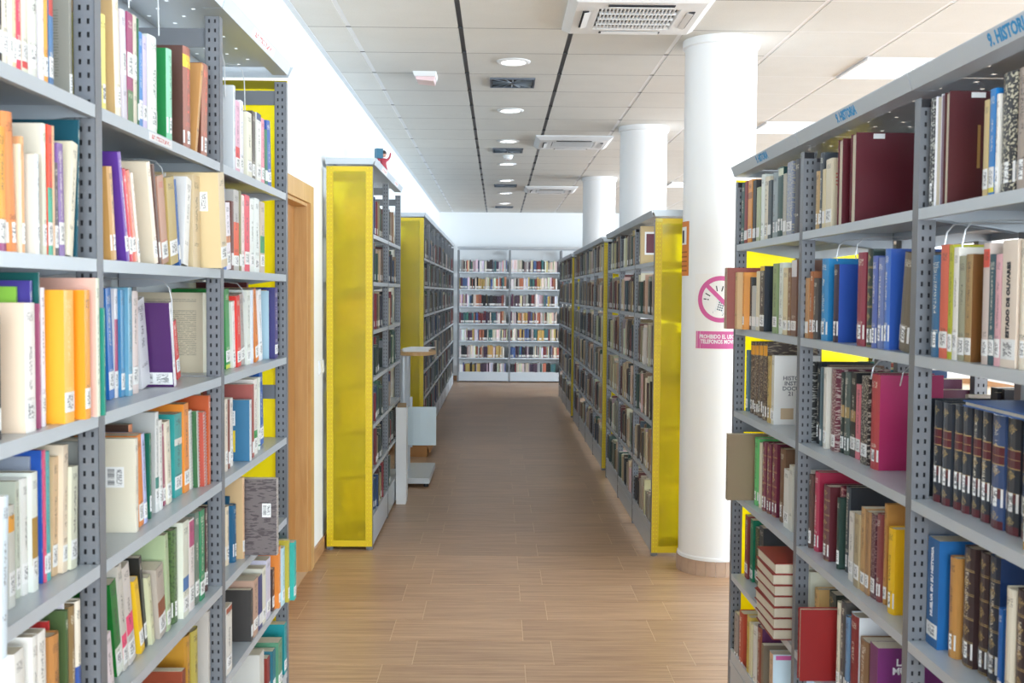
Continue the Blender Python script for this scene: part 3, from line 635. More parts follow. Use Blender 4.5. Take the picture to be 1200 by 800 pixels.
L|-0.7986|1.972|1.05|0.0218|0.2364|0.156|-2.5|e4d2ba|e4d2ba|tall peach paperback beside tan paperback, fourth shelf, near bay, left bookcase|t=6a4a3a|3
L|-0.7926|1.9984|1.05|0.0294|0.1919|0.127|-2.9|dadac4|dadac4|cream paperback beside tall peach paperback, fourth shelf, near bay, left bookcase|t=403830|3
L|-0.807|2.0819|1.05|0.0129|0.2281|0.151|0|a6a6a0|a2a29c|grey document box beside cream paperback, fourth shelf, near bay, left bookcase|h n|3
L|-0.7792|2.31|1.05|0.0192|0.204|0.19|0|e4dccc|dcd4c0|cream book with barcode beside orange booklet, fourth shelf, middle bay, left bookcase|n B|3
L|-0.7887|2.3693|1.05|0.0311|0.2053|0.136|4.8|e88a34|e88a34|orange booklet beside cream book, fourth shelf, middle bay, left bookcase||3
L|-0.7879|2.3958|1.05|0.0202|0.2052|0.135|5.0|b2bae2|b2bae2|pale violet booklet beside orange booklet, fourth shelf, middle bay, left bookcase||3
L|-0.832|2.4272|1.05|0.0258|0.2192|0.145|0|d87828|50382c|dark brown book beside pale violet booklet, fourth shelf, middle bay, left bookcase|b=2a6040:.7:.85|3
L|-0.7939|2.4462|1.05|0.0105|0.1967|0.13|0.2|0c6c50|0a6450|dark green paperback beside dark brown book, fourth shelf, middle bay, left bookcase||3
L|-0.8009|2.5171|1.05|0.0254|0.2376|0.2|0|e2e4e2|bcbcba|tall grey book beside dark green paperback, fourth shelf, middle bay, left bookcase|b=18887c:.2:.35|3
L|-0.8012|2.5469|1.05|0.026|0.2152|0.142|1.1|ecebe6|ecebe6|white paperback beside tall grey book, fourth shelf, middle bay, left bookcase||3
L|-0.8084|2.5958|1.05|0.0191|0.1989|0.131|4.3|9a3858|9a3858|crimson paperback beside white paperback, fourth shelf, middle bay, left bookcase||3
L|-0.804|2.623|1.05|0.0335|0.2047|0.135|4.3|e2dcc8|e2dcc8|cream paperback beside crimson paperback, fourth shelf, middle bay, left bookcase||3
L|-0.811|2.7186|1.05|0.062|0.2114|0.14|0|2c9e9c|2c9e9c|teal paperback beside cream paperback, fourth shelf, middle bay, left bookcase|b=e0e0d8:.62:.7|3
L|-0.8063|2.777|1.05|0.0421|0.2311|0.153|1.7|ea8c2c|ea8c2c|bright orange paperback beside teal paperback, fourth shelf, middle bay, left bookcase||3
L|-0.8062|2.8167|1.05|0.0297|0.2082|0.137|2.8|e4e4dc|e4e4dc|white spiral-bound notebook beside bright orange paperback, fourth shelf, middle bay, left bookcase|n s|3
L|-0.794|2.8405|1.05|0.0162|0.2047|0.135|3.0|c8d0c0|2c6034|green spiral-bound notebook beside white spiral-bound notebook, fourth shelf, middle bay, left bookcase|n s|3
L|-0.7817|2.8633|1.05|0.0279|0.2004|0.132|3.2|cc7464|b84c3c|red spiral-bound notebook beside green spiral-bound notebook, fourth shelf, middle bay, left bookcase|n s|3
L|-0.777|2.8877|1.05|0.0193|0.2411|0.2|0|bc5824|b85020|large orange-brown book beside red spiral-bound notebook, fourth shelf, middle bay, left bookcase|n|3
L|-0.7846|3.097|1.05|0.0293|0.211|0.139|0|e2d4c4|e2d4c4|cream paperback beside slim brown booklet, fourth shelf, far bay, left bookcase||3
L|-0.7929|3.1885|1.05|0.0339|0.2044|0.135|0|e6e0da|e6e0da|white paperback beside slim brown booklet, fourth shelf, far bay, left bookcase||3
L|-0.76|3.2932|1.05|0.0285|0.189|0.17|0|d8dce0|2c6c92|teal-blue book with barcode beside white paperback, fourth shelf, far bay, left bookcase|n B|3
L|-0.7743|3.4256|1.05|0.0448|0.2414|0.159|0|eae6de|eae6de|white paperback beside brick red booklet, fourth shelf, far bay, left bookcase|b=28a050:.2:.32|3
L|-0.827|3.4971|1.05|0.0248|0.2125|0.14|0|cc8844|c87c30|small orange book beside white paperback, fourth shelf, far bay, left bookcase|n|3
L|-0.7847|3.5244|1.05|0.0282|0.2395|0.158|0|e6ebe0|e6ebe0|greenish white paperback beside small orange book, fourth shelf, far bay, left bookcase|b=208060:.05:.14|3
L|-0.8001|3.6365|1.05|0.0487|0.2504|0.165|5.1|1c5cac|1c5cac|royal blue paperback beside greenish white paperback, fourth shelf, far bay, left bookcase||3
L|-0.757|1.6985|0.76|0.0342|0.2402|0.159|3.4|e4e2dc|e4e2dc|white volume beside brown hardback, fifth shelf, near bay, left bookcase||4
L|-0.757|1.7441|0.76|0.0209|0.2458|0.162|0.2|e6e4de|e6e4de|second white volume beside brown hardback, fifth shelf, near bay, left bookcase||4
L|-0.757|1.7731|0.76|0.0305|0.2444|0.161|1.0|ece9e2|ece9e2|third white volume beside second white volume, fifth shelf, near bay, left bookcase||4
L|-0.757|1.8291|0.76|0.0396|0.2207|0.146|0|b88048|b88048|ochre hardback beside third white volume, fifth shelf, near bay, left bookcase|h|4
L|-0.767|1.8993|0.76|0.0136|0.2412|0.159|0|4a6038|4a6038|moss green paperback beside slim red booklet, fifth shelf, near bay, left bookcase||4
L|-0.777|1.9102|0.76|0.0066|0.2521|0.2|0|d8d4d4|d4ccd4|tall grey-white book beside moss green paperback, fifth shelf, near bay, left bookcase||4
L|-0.767|1.9267|0.76|0.025|0.2418|0.16|0|8a7048|8a7048|olive brown hardback beside tall grey-white book, fifth shelf, near bay, left bookcase|h|4
L|-0.767|1.9544|0.76|0.0263|0.2431|0.16|0|e4dccc|e4dccc|ivory hardback beside olive brown hardback, fifth shelf, near bay, left bookcase|h b=3858a0:.3:.5|4
L|-0.757|2.0921|0.76|0.0324|0.1418|0.115|9.7|dcd0d4|dcd0d4|pinkish white booklet beside bright green book, fifth shelf, middle bay, left bookcase|n|4
L|-0.7951|2.2431|0.76|0.0339|0.2104|0.139|10.8|e0e4d8|0a7024|bright green book beside pinkish white booklet, fifth shelf, middle bay, left bookcase|b=0a7024:.3:1|4
L|-0.7927|2.2751|0.76|0.0276|0.2381|0.157|9.7|ccc6bc|ccc6bc|grey booklet with pink band beside bright green book, fifth shelf, middle bay, left bookcase|b=f04878:.12:.34|4
L|-0.7934|2.3171|0.76|0.0404|0.2264|0.149|10.8|d2cac4|d2cac4|grey paperback with pink band beside grey booklet, fifth shelf, middle bay, left bookcase|b=f04878:.3:.5|4
L|-0.7931|2.3837|0.76|0.0252|0.1818|0.12|14.8|eabc24|eabc24|yellow paperback beside grey paperback, fifth shelf, middle bay, left bookcase||4
L|-0.7977|2.4225|0.76|0.0168|0.2194|0.145|10.8|2c2c2a|2a2a28|black paperback beside yellow paperback, fifth shelf, middle bay, left bookcase||4
L|-0.7884|2.4424|0.76|0.0207|0.1663|0.115|11.1|cccca8|cccca8|pale green paperback beside black paperback, fifth shelf, middle bay, left bookcase|n|4
L|-0.827|2.4574|0.76|0.0073|0.2018|0.133|8.4|186040|186040|small dark green booklet beside pale green paperback, fifth shelf, middle bay, left bookcase||4
L|-0.7831|2.4978|0.76|0.0509|0.172|0.115|9.2|b4a89c|b4a89c|taupe paperback beside dark green booklet, fifth shelf, middle bay, left bookcase|b=8a4420:.3:.52|4
L|-0.7827|2.5423|0.76|0.0266|0.237|0.2|5.0|acbc94|a8b890|large sage green book beside taupe paperback, fifth shelf, middle bay, left bookcase||4
L|-0.7842|2.6026|0.76|0.0477|0.2308|0.152|0|52703c|52703c|forest-patterned green hardback beside sage green book, fifth shelf, middle bay, left bookcase|h w=2c4424|4
L|-0.7739|2.6511|0.76|0.0477|0.2402|0.159|0|dcdccc|dcdccc|cream paperback with blue sticker beside forest-patterned green hardback, fifth shelf, middle bay, left bookcase|b=3c74b0:.28:.42|4
L|-0.7754|2.7084|0.76|0.042|0.2335|0.154|0|e6dcd8|e6dcd8|white and magenta paperback beside cream paperback, fifth shelf, middle bay, left bookcase|b=b44474:.7:.98|4
L|-0.7765|2.7599|0.76|0.0376|0.2402|0.159|0|647468|647468|grey-green paperback beside and magenta paperback, fifth shelf, middle bay, left bookcase||4
L|-0.7744|2.8008|0.76|0.0427|0.2374|0.157|0|128454|128454|green paperback beside grey-green paperback, fifth shelf, middle bay, left bookcase||4
L|-0.7839|2.8803|0.76|0.0299|0.2279|0.15|0|462624|462624|dark maroon hardback beside green paperback, fifth shelf, middle bay, left bookcase|h|4
L|-0.7964|3.1573|0.76|0.0389|0.1756|0.116|0|e4d4b8|e4d4b8|cream paperback beside petrol blue paperback, fifth shelf, far bay, left bookcase||4
L|-0.7836|3.1951|0.76|0.035|0.1726|0.115|0|125c84|125c84|petrol blue paperback beside cream paperback, fifth shelf, far bay, left bookcase||4
L|-0.807|3.2189|0.76|0.0111|0.1931|0.127|0|0c5070|0a4a68|dark teal book beside petrol blue paperback, fifth shelf, far bay, left bookcase||4
L|-0.7673|3.2345|0.76|0.0185|0.2489|0.19|0|deb690|ccac80|tall peach book beside dark teal book, fifth shelf, far bay, left bookcase||4
L|-0.677|3.2881|0.76|0.0321|0.2366|0.19|0|c4bcb8|6e6464|grey photo-covered book jutting out beside tall peach book, fifth shelf, far bay, left bookcase|n B w=403638|4
L|-0.777|2.6795|0.485|0.0451|0.2187|0.144|0|ba8628|ba8628|amber brown hardback beside brown book, sixth shelf, middle bay, left bookcase|h n|5
L|-0.777|2.7473|0.485|0.0575|0.2117|0.14|0|b4a448|b4a448|olive hardback beside amber brown hardback, sixth shelf, middle bay, left bookcase|h n|5
L|-0.787|2.9096|0.485|0.0175|0.2109|0.19|0|c4bcb4|c2bab2|pale grey book beside navy blue book, sixth shelf, middle bay, left bookcase|n|5
L|-0.76|3.0204|0.485|0.062|0.1936|0.128|0|dad6ce|dad6ce|off-white paperback beside large black book, sixth shelf, far bay, left bookcase|b=a04828:.9:.98|5
L|-0.76|3.3559|0.485|0.062|0.1802|0.119|0|bc9884|bc9884|brown paperback beside large black book, sixth shelf, far bay, left bookcase||5
L|-0.76|3.4746|0.485|0.0513|0.186|0.123|0|dcd8c8|dcd8c8|cream paperback beside navy paperback, sixth shelf, far bay, left bookcase||5
L|-0.76|3.5423|0.485|0.062|0.1979|0.131|0|c8c2d2|c8c2d2|lilac grey paperback beside cream paperback, sixth shelf, far bay, left bookcase||5
L|-0.76|3.6184|0.485|0.0335|0.1443|0.115|0|3e302e|3e302e|black wavy-edged book beside lilac grey paperback, sixth shelf, far bay, left bookcase||5
L|-0.745|3.6508|0.485|0.0296|0.2128|0.14|0|e28430|e28430|orange paperback jutting out beside black wavy-edged book, sixth shelf, far bay, left bookcase||5
L|-0.739|3.6872|0.485|0.0418|0.2008|0.133|0|b0d4e4|b0d4e4|pale blue booklet jutting out beside orange paperback, sixth shelf, far bay, left bookcase||5
L|-0.727|3.721|0.485|0.0241|0.2191|0.145|0|bcac40|b8a830|olive book jutting out beside pale blue booklet, sixth shelf, far bay, left bookcase||5
L|-0.712|3.755|0.485|0.0425|0.2054|0.136|0|28aca4|28aca4|turquoise book jutting out beside olive book, sixth shelf, far bay, left bookcase||5
L|-0.747|3.6667|0.2|0.062|0.166|0.115|0|589070|589070|green paperback beside teal paperback, lowest shelf, far bay, left bookcase||6
L|-0.757|3.8078|0.2|0.0444|0.1821|0.12|0|189098|189098|turquoise paperback beside green paperback, lowest shelf, far bay, left bookcase||6
R|0.937|1.9261|1.765|0.0474|0.2189|0.144|0|a49488|a49488|grey-brown hardback beside cream patterned hardback, top shelf, near bay, HISTORIA bookcase|h|0
R|0.937|1.9814|1.765|0.0569|0.2209|0.146|0|2c2c30|2c2c30|black and cream patterned hardback beside grey-brown hardback, top shelf, near bay, HISTORIA bookcase|h w=d8d0b4|0
R|0.937|2.0203|1.765|0.0139|0.1885|0.124|0|e8e4dc|e8e4dc|slim white booklet beside cream patterned hardback, top shelf, near bay, HISTORIA bookcase||0
R|0.937|2.0405|1.765|0.0231|0.202|0.133|0|1c7cc4|1c7cc4|bright blue paperback beside slim white booklet, top shelf, near bay, HISTORIA bookcase|b=e8d830:.03:.12|0
R|0.937|2.0656|1.765|0.02|0.1853|0.122|0|ccb47c|ccb47c|straw-coloured paperback beside bright blue paperback, top shelf, near bay, HISTORIA bookcase||0
R|0.937|2.2486|1.765|0.0258|0.235|0.19|0|4c141c|4a1018|dark maroon book spine inward beside straw-coloured paperback, top shelf, near bay, HISTORIA bookcase|h r V|0
R|0.937|2.2681|1.765|0.0088|0.2311|0.153|0|8a7484|8a7484|slim mauve booklet beside dark maroon book, top shelf, near bay, HISTORIA bookcase||0
R|0.937|2.2903|1.765|0.0313|0.235|0.155|0|e2e2ea|e2e2ea|white paperback beside slim mauve booklet, top shelf, near bay, HISTORIA bookcase||0
R|0.937|2.3267|1.765|0.0369|0.235|0.155|0|3c3c3e|3c3c3e|black and white patterned hardback beside white paperback, top shelf, near bay, HISTORIA bookcase|h w=c8c8c0|0
R|0.937|2.8383|1.765|0.0411|0.235|0.2|0|5c1420|5a1020|large maroon book spine inward beside thin maroon book, top shelf, middle bay, HISTORIA bookcase|h r S|0
R|0.937|2.9468|1.765|0.0406|0.235|0.15|0|5c1420|5a1220|thin maroon book spine inward beside large maroon book, top shelf, middle bay, HISTORIA bookcase|h r|0
R|0.937|3.0482|1.765|0.0553|0.1942|0.16|0|dcd0b4|d8ccb0|cream book with red emblem beside thin maroon book, top shelf, middle bay, HISTORIA bookcase|E|0
R|0.937|3.125|1.765|0.0332|0.2212|0.146|0|404850|404850|dark grey hardback beside cream booklet, top shelf, middle bay, HISTORIA bookcase|h|0
R|0.937|3.1629|1.765|0.034|0.1721|0.115|0|b89868|b89868|slim straw-coloured booklet beside dark grey hardback, top shelf, middle bay, HISTORIA bookcase||0
R|0.937|3.3814|1.765|0.0584|0.235|0.155|0|3a3a42|3a3a42|black hardback beside blue-grey patterned paperback, top shelf, far bay, HISTORIA bookcase|h n|0
R|0.937|3.4606|1.765|0.062|0.235|0.155|0|8890a8|8890a8|blue-grey patterned paperback beside black hardback, top shelf, far bay, HISTORIA bookcase|w=c8c4a8|0
R|0.937|3.5897|1.765|0.062|0.2331|0.154|0|224a4a|224a4a|dark green hardback beside grey patterned paperback, top shelf, far bay, HISTORIA bookcase|h b=c8d0b8:.88:.98|0
R|0.937|3.6547|1.765|0.0568|0.2227|0.147|0|94a0a4|94a0a4|grey paperback beside dark green hardback, top shelf, far bay, HISTORIA bookcase||0
R|0.937|3.7659|1.765|0.0603|0.2201|0.145|0|ddd4be|ddd4be|cream paperback beside dark grey paperback, top shelf, far bay, HISTORIA bookcase||0
R|0.937|3.824|1.765|0.0435|0.235|0.155|0|dce2dc|dce2dc|white paperback beside cream paperback, top shelf, far bay, HISTORIA bookcase||0
R|0.937|4.0048|1.765|0.062|0.235|0.155|0|e29434|e29434|amber paperback beside black paperback, top shelf, far bay, HISTORIA bookcase|b=a86828:.7:.8|0
R|0.937|4.1291|1.765|0.0571|0.235|0.155|0|3c5c5a|3c5c5a|grey-green hardback beside dark red hardback, top shelf, far bay, HISTORIA bookcase|h|0
R|0.937|4.2093|1.765|0.0332|0.2293|0.151|0|a4a4a4|a4a4a4|grey and white paperback beside grey-green hardback, top shelf, far bay, HISTORIA bookcase||0
R|0.937|1.9029|1.442|0.0393|0.2342|0.155|0|eadeca|eadeca|pale cream paperback beside thick cream paperback, second shelf, near bay, HISTORIA bookcase||1
R|0.937|1.9547|1.442|0.058|0.2352|0.155|0|e4d4c4|e4d4c4|thick cream paperback beside pale cream paperback, second shelf, near bay, HISTORIA bookcase|X=ESTADO_DE_OLIVARES|1
R|0.937|1.9983|1.442|0.0225|0.2104|0.139|0|dca8b0|dca8b0|pink paperback beside thick cream paperback, second shelf, near bay, HISTORIA bookcase||1
R|0.937|2.0228|1.442|0.023|0.2113|0.139|0|22505e|22505e|dark teal paperback beside pink paperback, second shelf, near bay, HISTORIA bookcase||1
R|0.937|2.0489|1.442|0.0255|0.2335|0.154|0|ccbcb4|ccbcb4|grey paperback with red top beside dark teal paperback, second shelf, near bay, HISTORIA bookcase|b=d84838:.8:.95|1
R|0.937|2.1233|1.442|0.0293|0.2148|0.16|0|a88858|6c4418|brown-covered book beside grey paperback, second shelf, near bay, HISTORIA bookcase||1
R|0.937|2.155|1.442|0.0301|0.2123|0.14|0|9c9c84|9c9c84|grey-green paperback beside brown-covered book, second shelf, near bay, HISTORIA bookcase||1
R|0.937|2.1855|1.442|0.0227|0.2308|0.152|0|e8e4dc|e8e4dc|white paperback beside grey-green paperback, second shelf, near bay, HISTORIA bookcase||1
R|0.937|2.2095|1.442|0.0211|0.2371|0.156|0|b4b428|b4b428|lime paperback beside white paperback, second shelf, near bay, HISTORIA bookcase||1
R|0.937|2.2418|1.442|0.0391|0.2387|0.158|0|da644c|da644c|coral paperback beside lime paperback, second shelf, near bay, HISTORIA bookcase||1
R|0.937|2.2896|1.442|0.0521|0.2188|0.144|0|2c648c|2c648c|blue hardback beside coral paperback, second shelf, near bay, HISTORIA bookcase|h|1
R|0.937|2.4725|1.442|0.0616|0.2276|0.15|6.9|6e6454|6e6454|grey-brown book leaning on the upright beside blue glossy book, second shelf, middle bay, HISTORIA bookcase||1
R|0.937|2.5817|1.442|0.0345|0.2437|0.19|0|4c74bc|2854ac|royal blue glossy book beside grey-brown book, second shelf, middle bay, HISTORIA bookcase||1
R|0.937|2.6241|1.442|0.0386|0.2242|0.148|0|6c7cac|6c7cac|blue-grey paperback beside blue glossy book, second shelf, middle bay, HISTORIA bookcase||1
R|0.937|2.6664|1.442|0.0337|0.2298|0.152|0|5c6cac|5c6cac|periwinkle paperback beside blue-grey paperback, second shelf, middle bay, HISTORIA bookcase||1
R|0.937|2.7037|1.442|0.0347|0.2484|0.164|0|2c3c38|2c3c38|dark green gilt hardback beside periwinkle paperback, second shelf, middle bay, HISTORIA bookcase|g|1
R|0.937|2.7688|1.442|0.062|0.2419|0.16|0|8e2c44|8e2c44|maroon hardback beside green gilt hardback, second shelf, middle bay, HISTORIA bookcase|h|1
R|0.937|2.974|1.442|0.0419|0.2167|0.16|0|2c1c34|1a4aa4|blue box binder beside maroon hardback, second shelf, middle bay, HISTORIA bookcase|h|1
R|0.937|3.0803|1.442|0.062|0.236|0.156|0|1c84bc|1c84bc|bright blue paperback beside blue box binder, second shelf, middle bay, HISTORIA bookcase||1
R|0.937|3.1644|1.442|0.0388|0.1809|0.119|0|4c4440|4c4440|dark brown paperback beside bright blue paperback, second shelf, middle bay, HISTORIA bookcase||1
R|0.937|3.2036|1.442|0.0309|0.2019|0.133|0|a4643c|a4643c|brown paperback beside dark brown paperback, second shelf, middle bay, HISTORIA bookcase||1
R|0.937|3.3883|1.442|0.0592|0.2408|0.159|0|7c5848|7c5848|brown and white paperback beside brown paperback, second shelf, far bay, HISTORIA bookcase|b=e0dcdc:.78:1|1
R|0.937|3.4407|1.442|0.0356|0.2176|0.144|0|8c6444|8c6444|brown paperback beside and white paperback, second shelf, far bay, HISTORIA bookcase||1
R|0.937|3.4899|1.442|0.0524|0.2187|0.144|0|e0d0a8|e0d0a8|cream paperback beside brown paperback, second shelf, far bay, HISTORIA bookcase||1
R|0.937|3.543|1.442|0.0432|0.2369|0.156|0|dce2d8|dce2d8|white paperback beside cream paperback, second shelf, far bay, HISTORIA bookcase||1
R|0.937|3.6203|1.442|0.0563|0.2361|0.156|0|8ca070|8ca070|green and white paperback beside white paperback, second shelf, far bay, HISTORIA bookcase||1
R|0.937|3.7975|1.442|0.062|0.2317|0.17|0|343028|1c2434|black paperback with yellow top beside and white paperback, second shelf, far bay, HISTORIA bookcase|b=e0b820:.93:1|1
R|0.915|3.9897|1.442|0.0241|0.2133|0.141|0|e2943c|e2943c|orange paperback beside dark grey booklet, second shelf, far bay, HISTORIA bookcase||1
R|0.895|4.0222|1.442|0.0393|0.2137|0.141|0|d8b884|d0b080|tan book beside orange paperback, second shelf, far bay, HISTORIA bookcase|n|1
R|0.865|4.0687|1.442|0.0462|0.2313|0.13|0|b89880|94483c|red-brown book jutting out beside tan book, second shelf, far bay, HISTORIA bookcase|n|1
R|0.9826|1.9678|1.12|0.0361|0.2204|0.145|0|34486c|34486c|ninth navy volume beside navy leather volume, third shelf, near bay, HISTORIA bookcase|v|2
R|0.9776|2.0126|1.12|0.052|0.2218|0.146|0|30343c|30343c|eighth navy leather volume beside ninth navy volume, third shelf, near bay, HISTORIA bookcase|v|2
R|0.9725|2.065|1.12|0.0511|0.222|0.147|0|3c5078|3c5078|blue cloth volume beside navy leather volume, third shelf, near bay, HISTORIA bookcase|h v|2
R|0.9774|2.1258|1.12|0.0381|0.2222|0.147|0|32363e|32363e|seventh navy leather volume beside blue cloth volume, third shelf, near bay, HISTORIA bookcase|v|2
R|0.9804|2.1732|1.12|0.0358|0.222|0.147|0|30343c|30343c|sixth navy leather volume beside navy leather volume, third shelf, near bay, HISTORIA bookcase|v|2
R|0.9753|2.2114|1.12|0.039|0.2236|0.148|0|32363e|32363e|fifth navy leather volume beside navy leather volume, third shelf, near bay, HISTORIA bookcase|v|2
R|0.9749|2.2509|1.12|0.0377|0.2226|0.147|0|30343c|30343c|fourth navy leather volume beside navy leather volume, third shelf, near bay, HISTORIA bookcase|v|2
R|0.9677|2.2928|1.12|0.0445|0.222|0.147|0|32363e|32363e|third navy leather volume beside navy leather volume, third shelf, near bay, HISTORIA bookcase|v|2
R|0.9656|2.335|1.12|0.0382|0.2227|0.147|0|30343c|30343c|second navy leather volume beside navy leather volume, third shelf, near bay, HISTORIA bookcase|v|2
R|0.94|2.3987|1.12|0.012|0.222|0.147|0|30343c|30343c|first navy leather volume beside navy leather volume, third shelf, near bay, HISTORIA bookcase|v|2
R|0.9811|2.7711|1.12|0.062|0.2482|0.17|0|b4343c|b42c64|red hardback beside cream patterned paperback, third shelf, middle bay, HISTORIA bookcase|h|2
R|0.9822|2.8436|1.12|0.0505|0.2378|0.157|0|38302e|38302e|black and cream patterned paperback beside red hardback, third shelf, middle bay, HISTORIA bookcase|w=c8c0b0|2
R|0.9959|2.9322|1.12|0.0388|0.2074|0.137|0|da7484|da7484|pink paperback beside cream patterned paperback, third shelf, middle bay, HISTORIA bookcase||2
R|0.9951|2.9738|1.12|0.0417|0.2375|0.157|0|1c1c1e|1c1c1e|black paperback with tan band beside pink paperback, third shelf, middle bay, HISTORIA bookcase|b=a08050:.42:.55|2
R|0.9872|3.0138|1.12|0.0368|0.2351|0.155|0|545e58|545e58|grey-green hardback beside black paperback, third shelf, middle bay, HISTORIA bookcase|h b=a08858:.45:.58|2
R|0.9876|3.0511|1.12|0.028|0.2315|0.153|0|22322e|22322e|dark green hardback beside grey-green hardback, third shelf, middle bay, HISTORIA bookcase|h b=b09060:.45:.6|2
R|0.9747|3.0841|1.12|0.0364|0.2401|0.158|0|6c2c3c|6c2c3c|maroon patterned paperback beside dark green hardback, third shelf, middle bay, HISTORIA bookcase|w=c8b8b0|2
R|0.9656|3.1369|1.12|0.027|0.2403|0.159|0|dcd8cc|dcd8cc|white paperback beside maroon patterned paperback, third shelf, middle bay, HISTORIA bookcase||2
R|0.9838|3.1662|1.12|0.0298|0.2448|0.162|0|6e4e3c|6e4e3c|brown paperback beside white paperback, third shelf, middle bay, HISTORIA bookcase||2
R|0.9755|3.2397|1.12|0.0359|0.2479|0.164|0|1e242a|1e242a|black hardback beside slim teal-grey booklet, third shelf, middle bay, HISTORIA bookcase|h|2
R|0.9597|3.2987|1.12|0.012|0.2466|0.163|0|343434|343434|black and white patterned hardback beside black hardback, third shelf, middle bay, HISTORIA bookcase|h w=b0b0a8|2
R|0.9479|3.3258|1.12|0.0412|0.2421|0.16|0|b47c44|b47c44|tan cloth hardback beside white patterned hardback, third shelf, middle bay, HISTORIA bookcase|h|2
R|0.9605|3.717|1.12|0.0351|0.2414|0.16|0|d8d4c4|e9e9e6|white document book beside straw-coloured hardback, third shelf, far bay, HISTORIA bookcase|X3=HISTO~INSTI~DOCU~21|2
R|0.9578|3.7662|1.12|0.0602|0.2362|0.156|0|bca05c|bca05c|straw-coloured hardback beside white document book, third shelf, far bay, HISTORIA bookcase|h|2
R|0.9593|3.8424|1.12|0.0563|0.284|0.187|0|4c3c34|4c3c34|fourth gilt brown volume beside straw-coloured hardback, third shelf, far bay, HISTORIA bookcase|h b=e8a028:.82:.95 w=a09078|2
R|0.9631|3.9219|1.12|0.0584|0.2804|0.185|0|4c3c34|4c3c34|third gilt brown volume beside gilt brown volume, third shelf, far bay, HISTORIA bookcase|h b=e8a028:.82:.95 w=a09078|2
R|0.968|4.0047|1.12|0.0538|0.2766|0.183|0|4c3c34|4c3c34|second gilt brown volume beside gilt brown volume, third shelf, far bay, HISTORIA bookcase|h b=e8a028:.82:.95 w=a09078|2
R|0.9669|4.0617|1.12|0.0554|0.274|0.181|0|4c3c34|4c3c34|first gilt brown volume beside gilt brown volume, third shelf, far bay, HISTORIA bookcase|h b=e8a028:.82:.95 w=a09078|2
R|0.9678|4.1449|1.12|0.0257|0.2368|0.156|0|647e86|647e86|blue-grey paperback beside gilt brown volume, third shelf, far bay, HISTORIA bookcase||2
R|0.945|1.8653|0.8|0.0202|0.2529|0.167|0|c89848|c89848|ochre paperback beside brown leather volume, fourth shelf, near bay, HISTORIA bookcase||3
R|0.945|1.8961|0.8|0.0384|0.2445|0.161|0|38282a|38282a|third gilt brown leather volume beside ochre paperback, fourth shelf, near bay, HISTORIA bookcase|g|3
R|0.945|1.9378|0.8|0.0384|0.2362|0.156|0|d8d0bc|d8d0bc|cream paperback beside brown leather volume, fourth shelf, near bay, HISTORIA bookcase||3
R|0.955|1.9921|0.8|0.0175|0.1822|0.12|0|2060a8|2060a8|small blue booklet beside cream paperback, fourth shelf, near bay, HISTORIA bookcase||3
R|0.9912|2.1028|0.8|0.0449|0.2551|0.168|0|262c3c|203c6c|gilt navy leather volume beside small blue booklet, fourth shelf, near bay, HISTORIA bookcase|g|3
R|0.9923|2.1515|0.8|0.0401|0.25|0.165|0|3c2a2a|3c2a2a|second gilt brown leather volume beside navy leather volume, fourth shelf, near bay, HISTORIA bookcase|g|3
R|0.9812|2.1966|0.8|0.0485|0.2504|0.165|0|3c2a2a|3c2a2a|first gilt brown leather volume beside brown leather volume, fourth shelf, near bay, HISTORIA bookcase|g|3
R|0.9733|2.2521|0.8|0.0358|0.2159|0.142|0|bc8848|bc8848|tan cloth hardback beside brown leather volume, fourth shelf, near bay, HISTORIA bookcase|h|3
R|0.998|2.2792|0.8|0.0169|0.2027|0.134|0|5e3474|5e3474|slim purple paperback beside tan cloth hardback, fourth shelf, near bay, HISTORIA bookcase||3
R|0.9626|2.3242|0.8|0.0608|0.2396|0.18|0|1c5e96|1c64a4|tall blue paperback beside slim purple paperback, fourth shelf, near bay, HISTORIA bookcase|X=HUELVA_EN_SU_HISTORIA|3
R|0.9582|2.3987|0.8|0.012|0.1962|0.129|0|82763e|82763e|olive patterned paperback beside tall blue paperback, fourth shelf, near bay, HISTORIA bookcase|w=50602c|3
R|0.9562|2.5663|0.8|0.0429|0.2093|0.17|0|ecbc14|eab410|bright yellow book beside orange tan paperback, fourth shelf, middle bay, HISTORIA bookcase|h|3
R|0.9706|2.6407|0.8|0.021|0.2534|0.167|0|bc8844|bc8844|orange tan paperback beside bright yellow book, fourth shelf, middle bay, HISTORIA bookcase||3
R|0.9623|2.6656|0.8|0.0271|0.2236|0.148|0|804040|804040|red-brown paperback beside orange tan paperback, fourth shelf, middle bay, HISTORIA bookcase||3
R|0.9609|2.695|0.8|0.03|0.2159|0.142|0|502030|502030|dark maroon patterned paperback beside red-brown paperback, fourth shelf, middle bay, HISTORIA bookcase|w=a08888|3
R|0.9558|2.7239|0.8|0.0263|0.2168|0.143|0|a47c54|a47c54|light brown paperback beside maroon patterned paperback, fourth shelf, middle bay, HISTORIA bookcase||3
R|0.9565|2.759|0.8|0.0331|0.2199|0.145|0|bc9464|bc9464|tan paperback beside light brown paperback, fourth shelf, middle bay, HISTORIA bookcase||3
R|0.9522|2.7949|0.8|0.0371|0.1964|0.13|0|a89878|a89878|olive tan paperback beside tan paperback, fourth shelf, middle bay, HISTORIA bookcase||3
R|0.9596|2.8605|0.8|0.0353|0.1873|0.124|0|dcd8d0|dcd8d0|slim white paperback beside olive tan paperback, fourth shelf, middle bay, HISTORIA bookcase||3
R|0.9764|2.9495|0.8|0.0332|0.2403|0.2|0|3c444c|20242c|dark grey book beside slim white paperback, fourth shelf, middle bay, HISTORIA bookcase|h|3
R|0.9622|2.985|0.8|0.0209|0.2017|0.133|0|284038|284038|dark green paperback beside dark grey book, fourth shelf, middle bay, HISTORIA bookcase||3
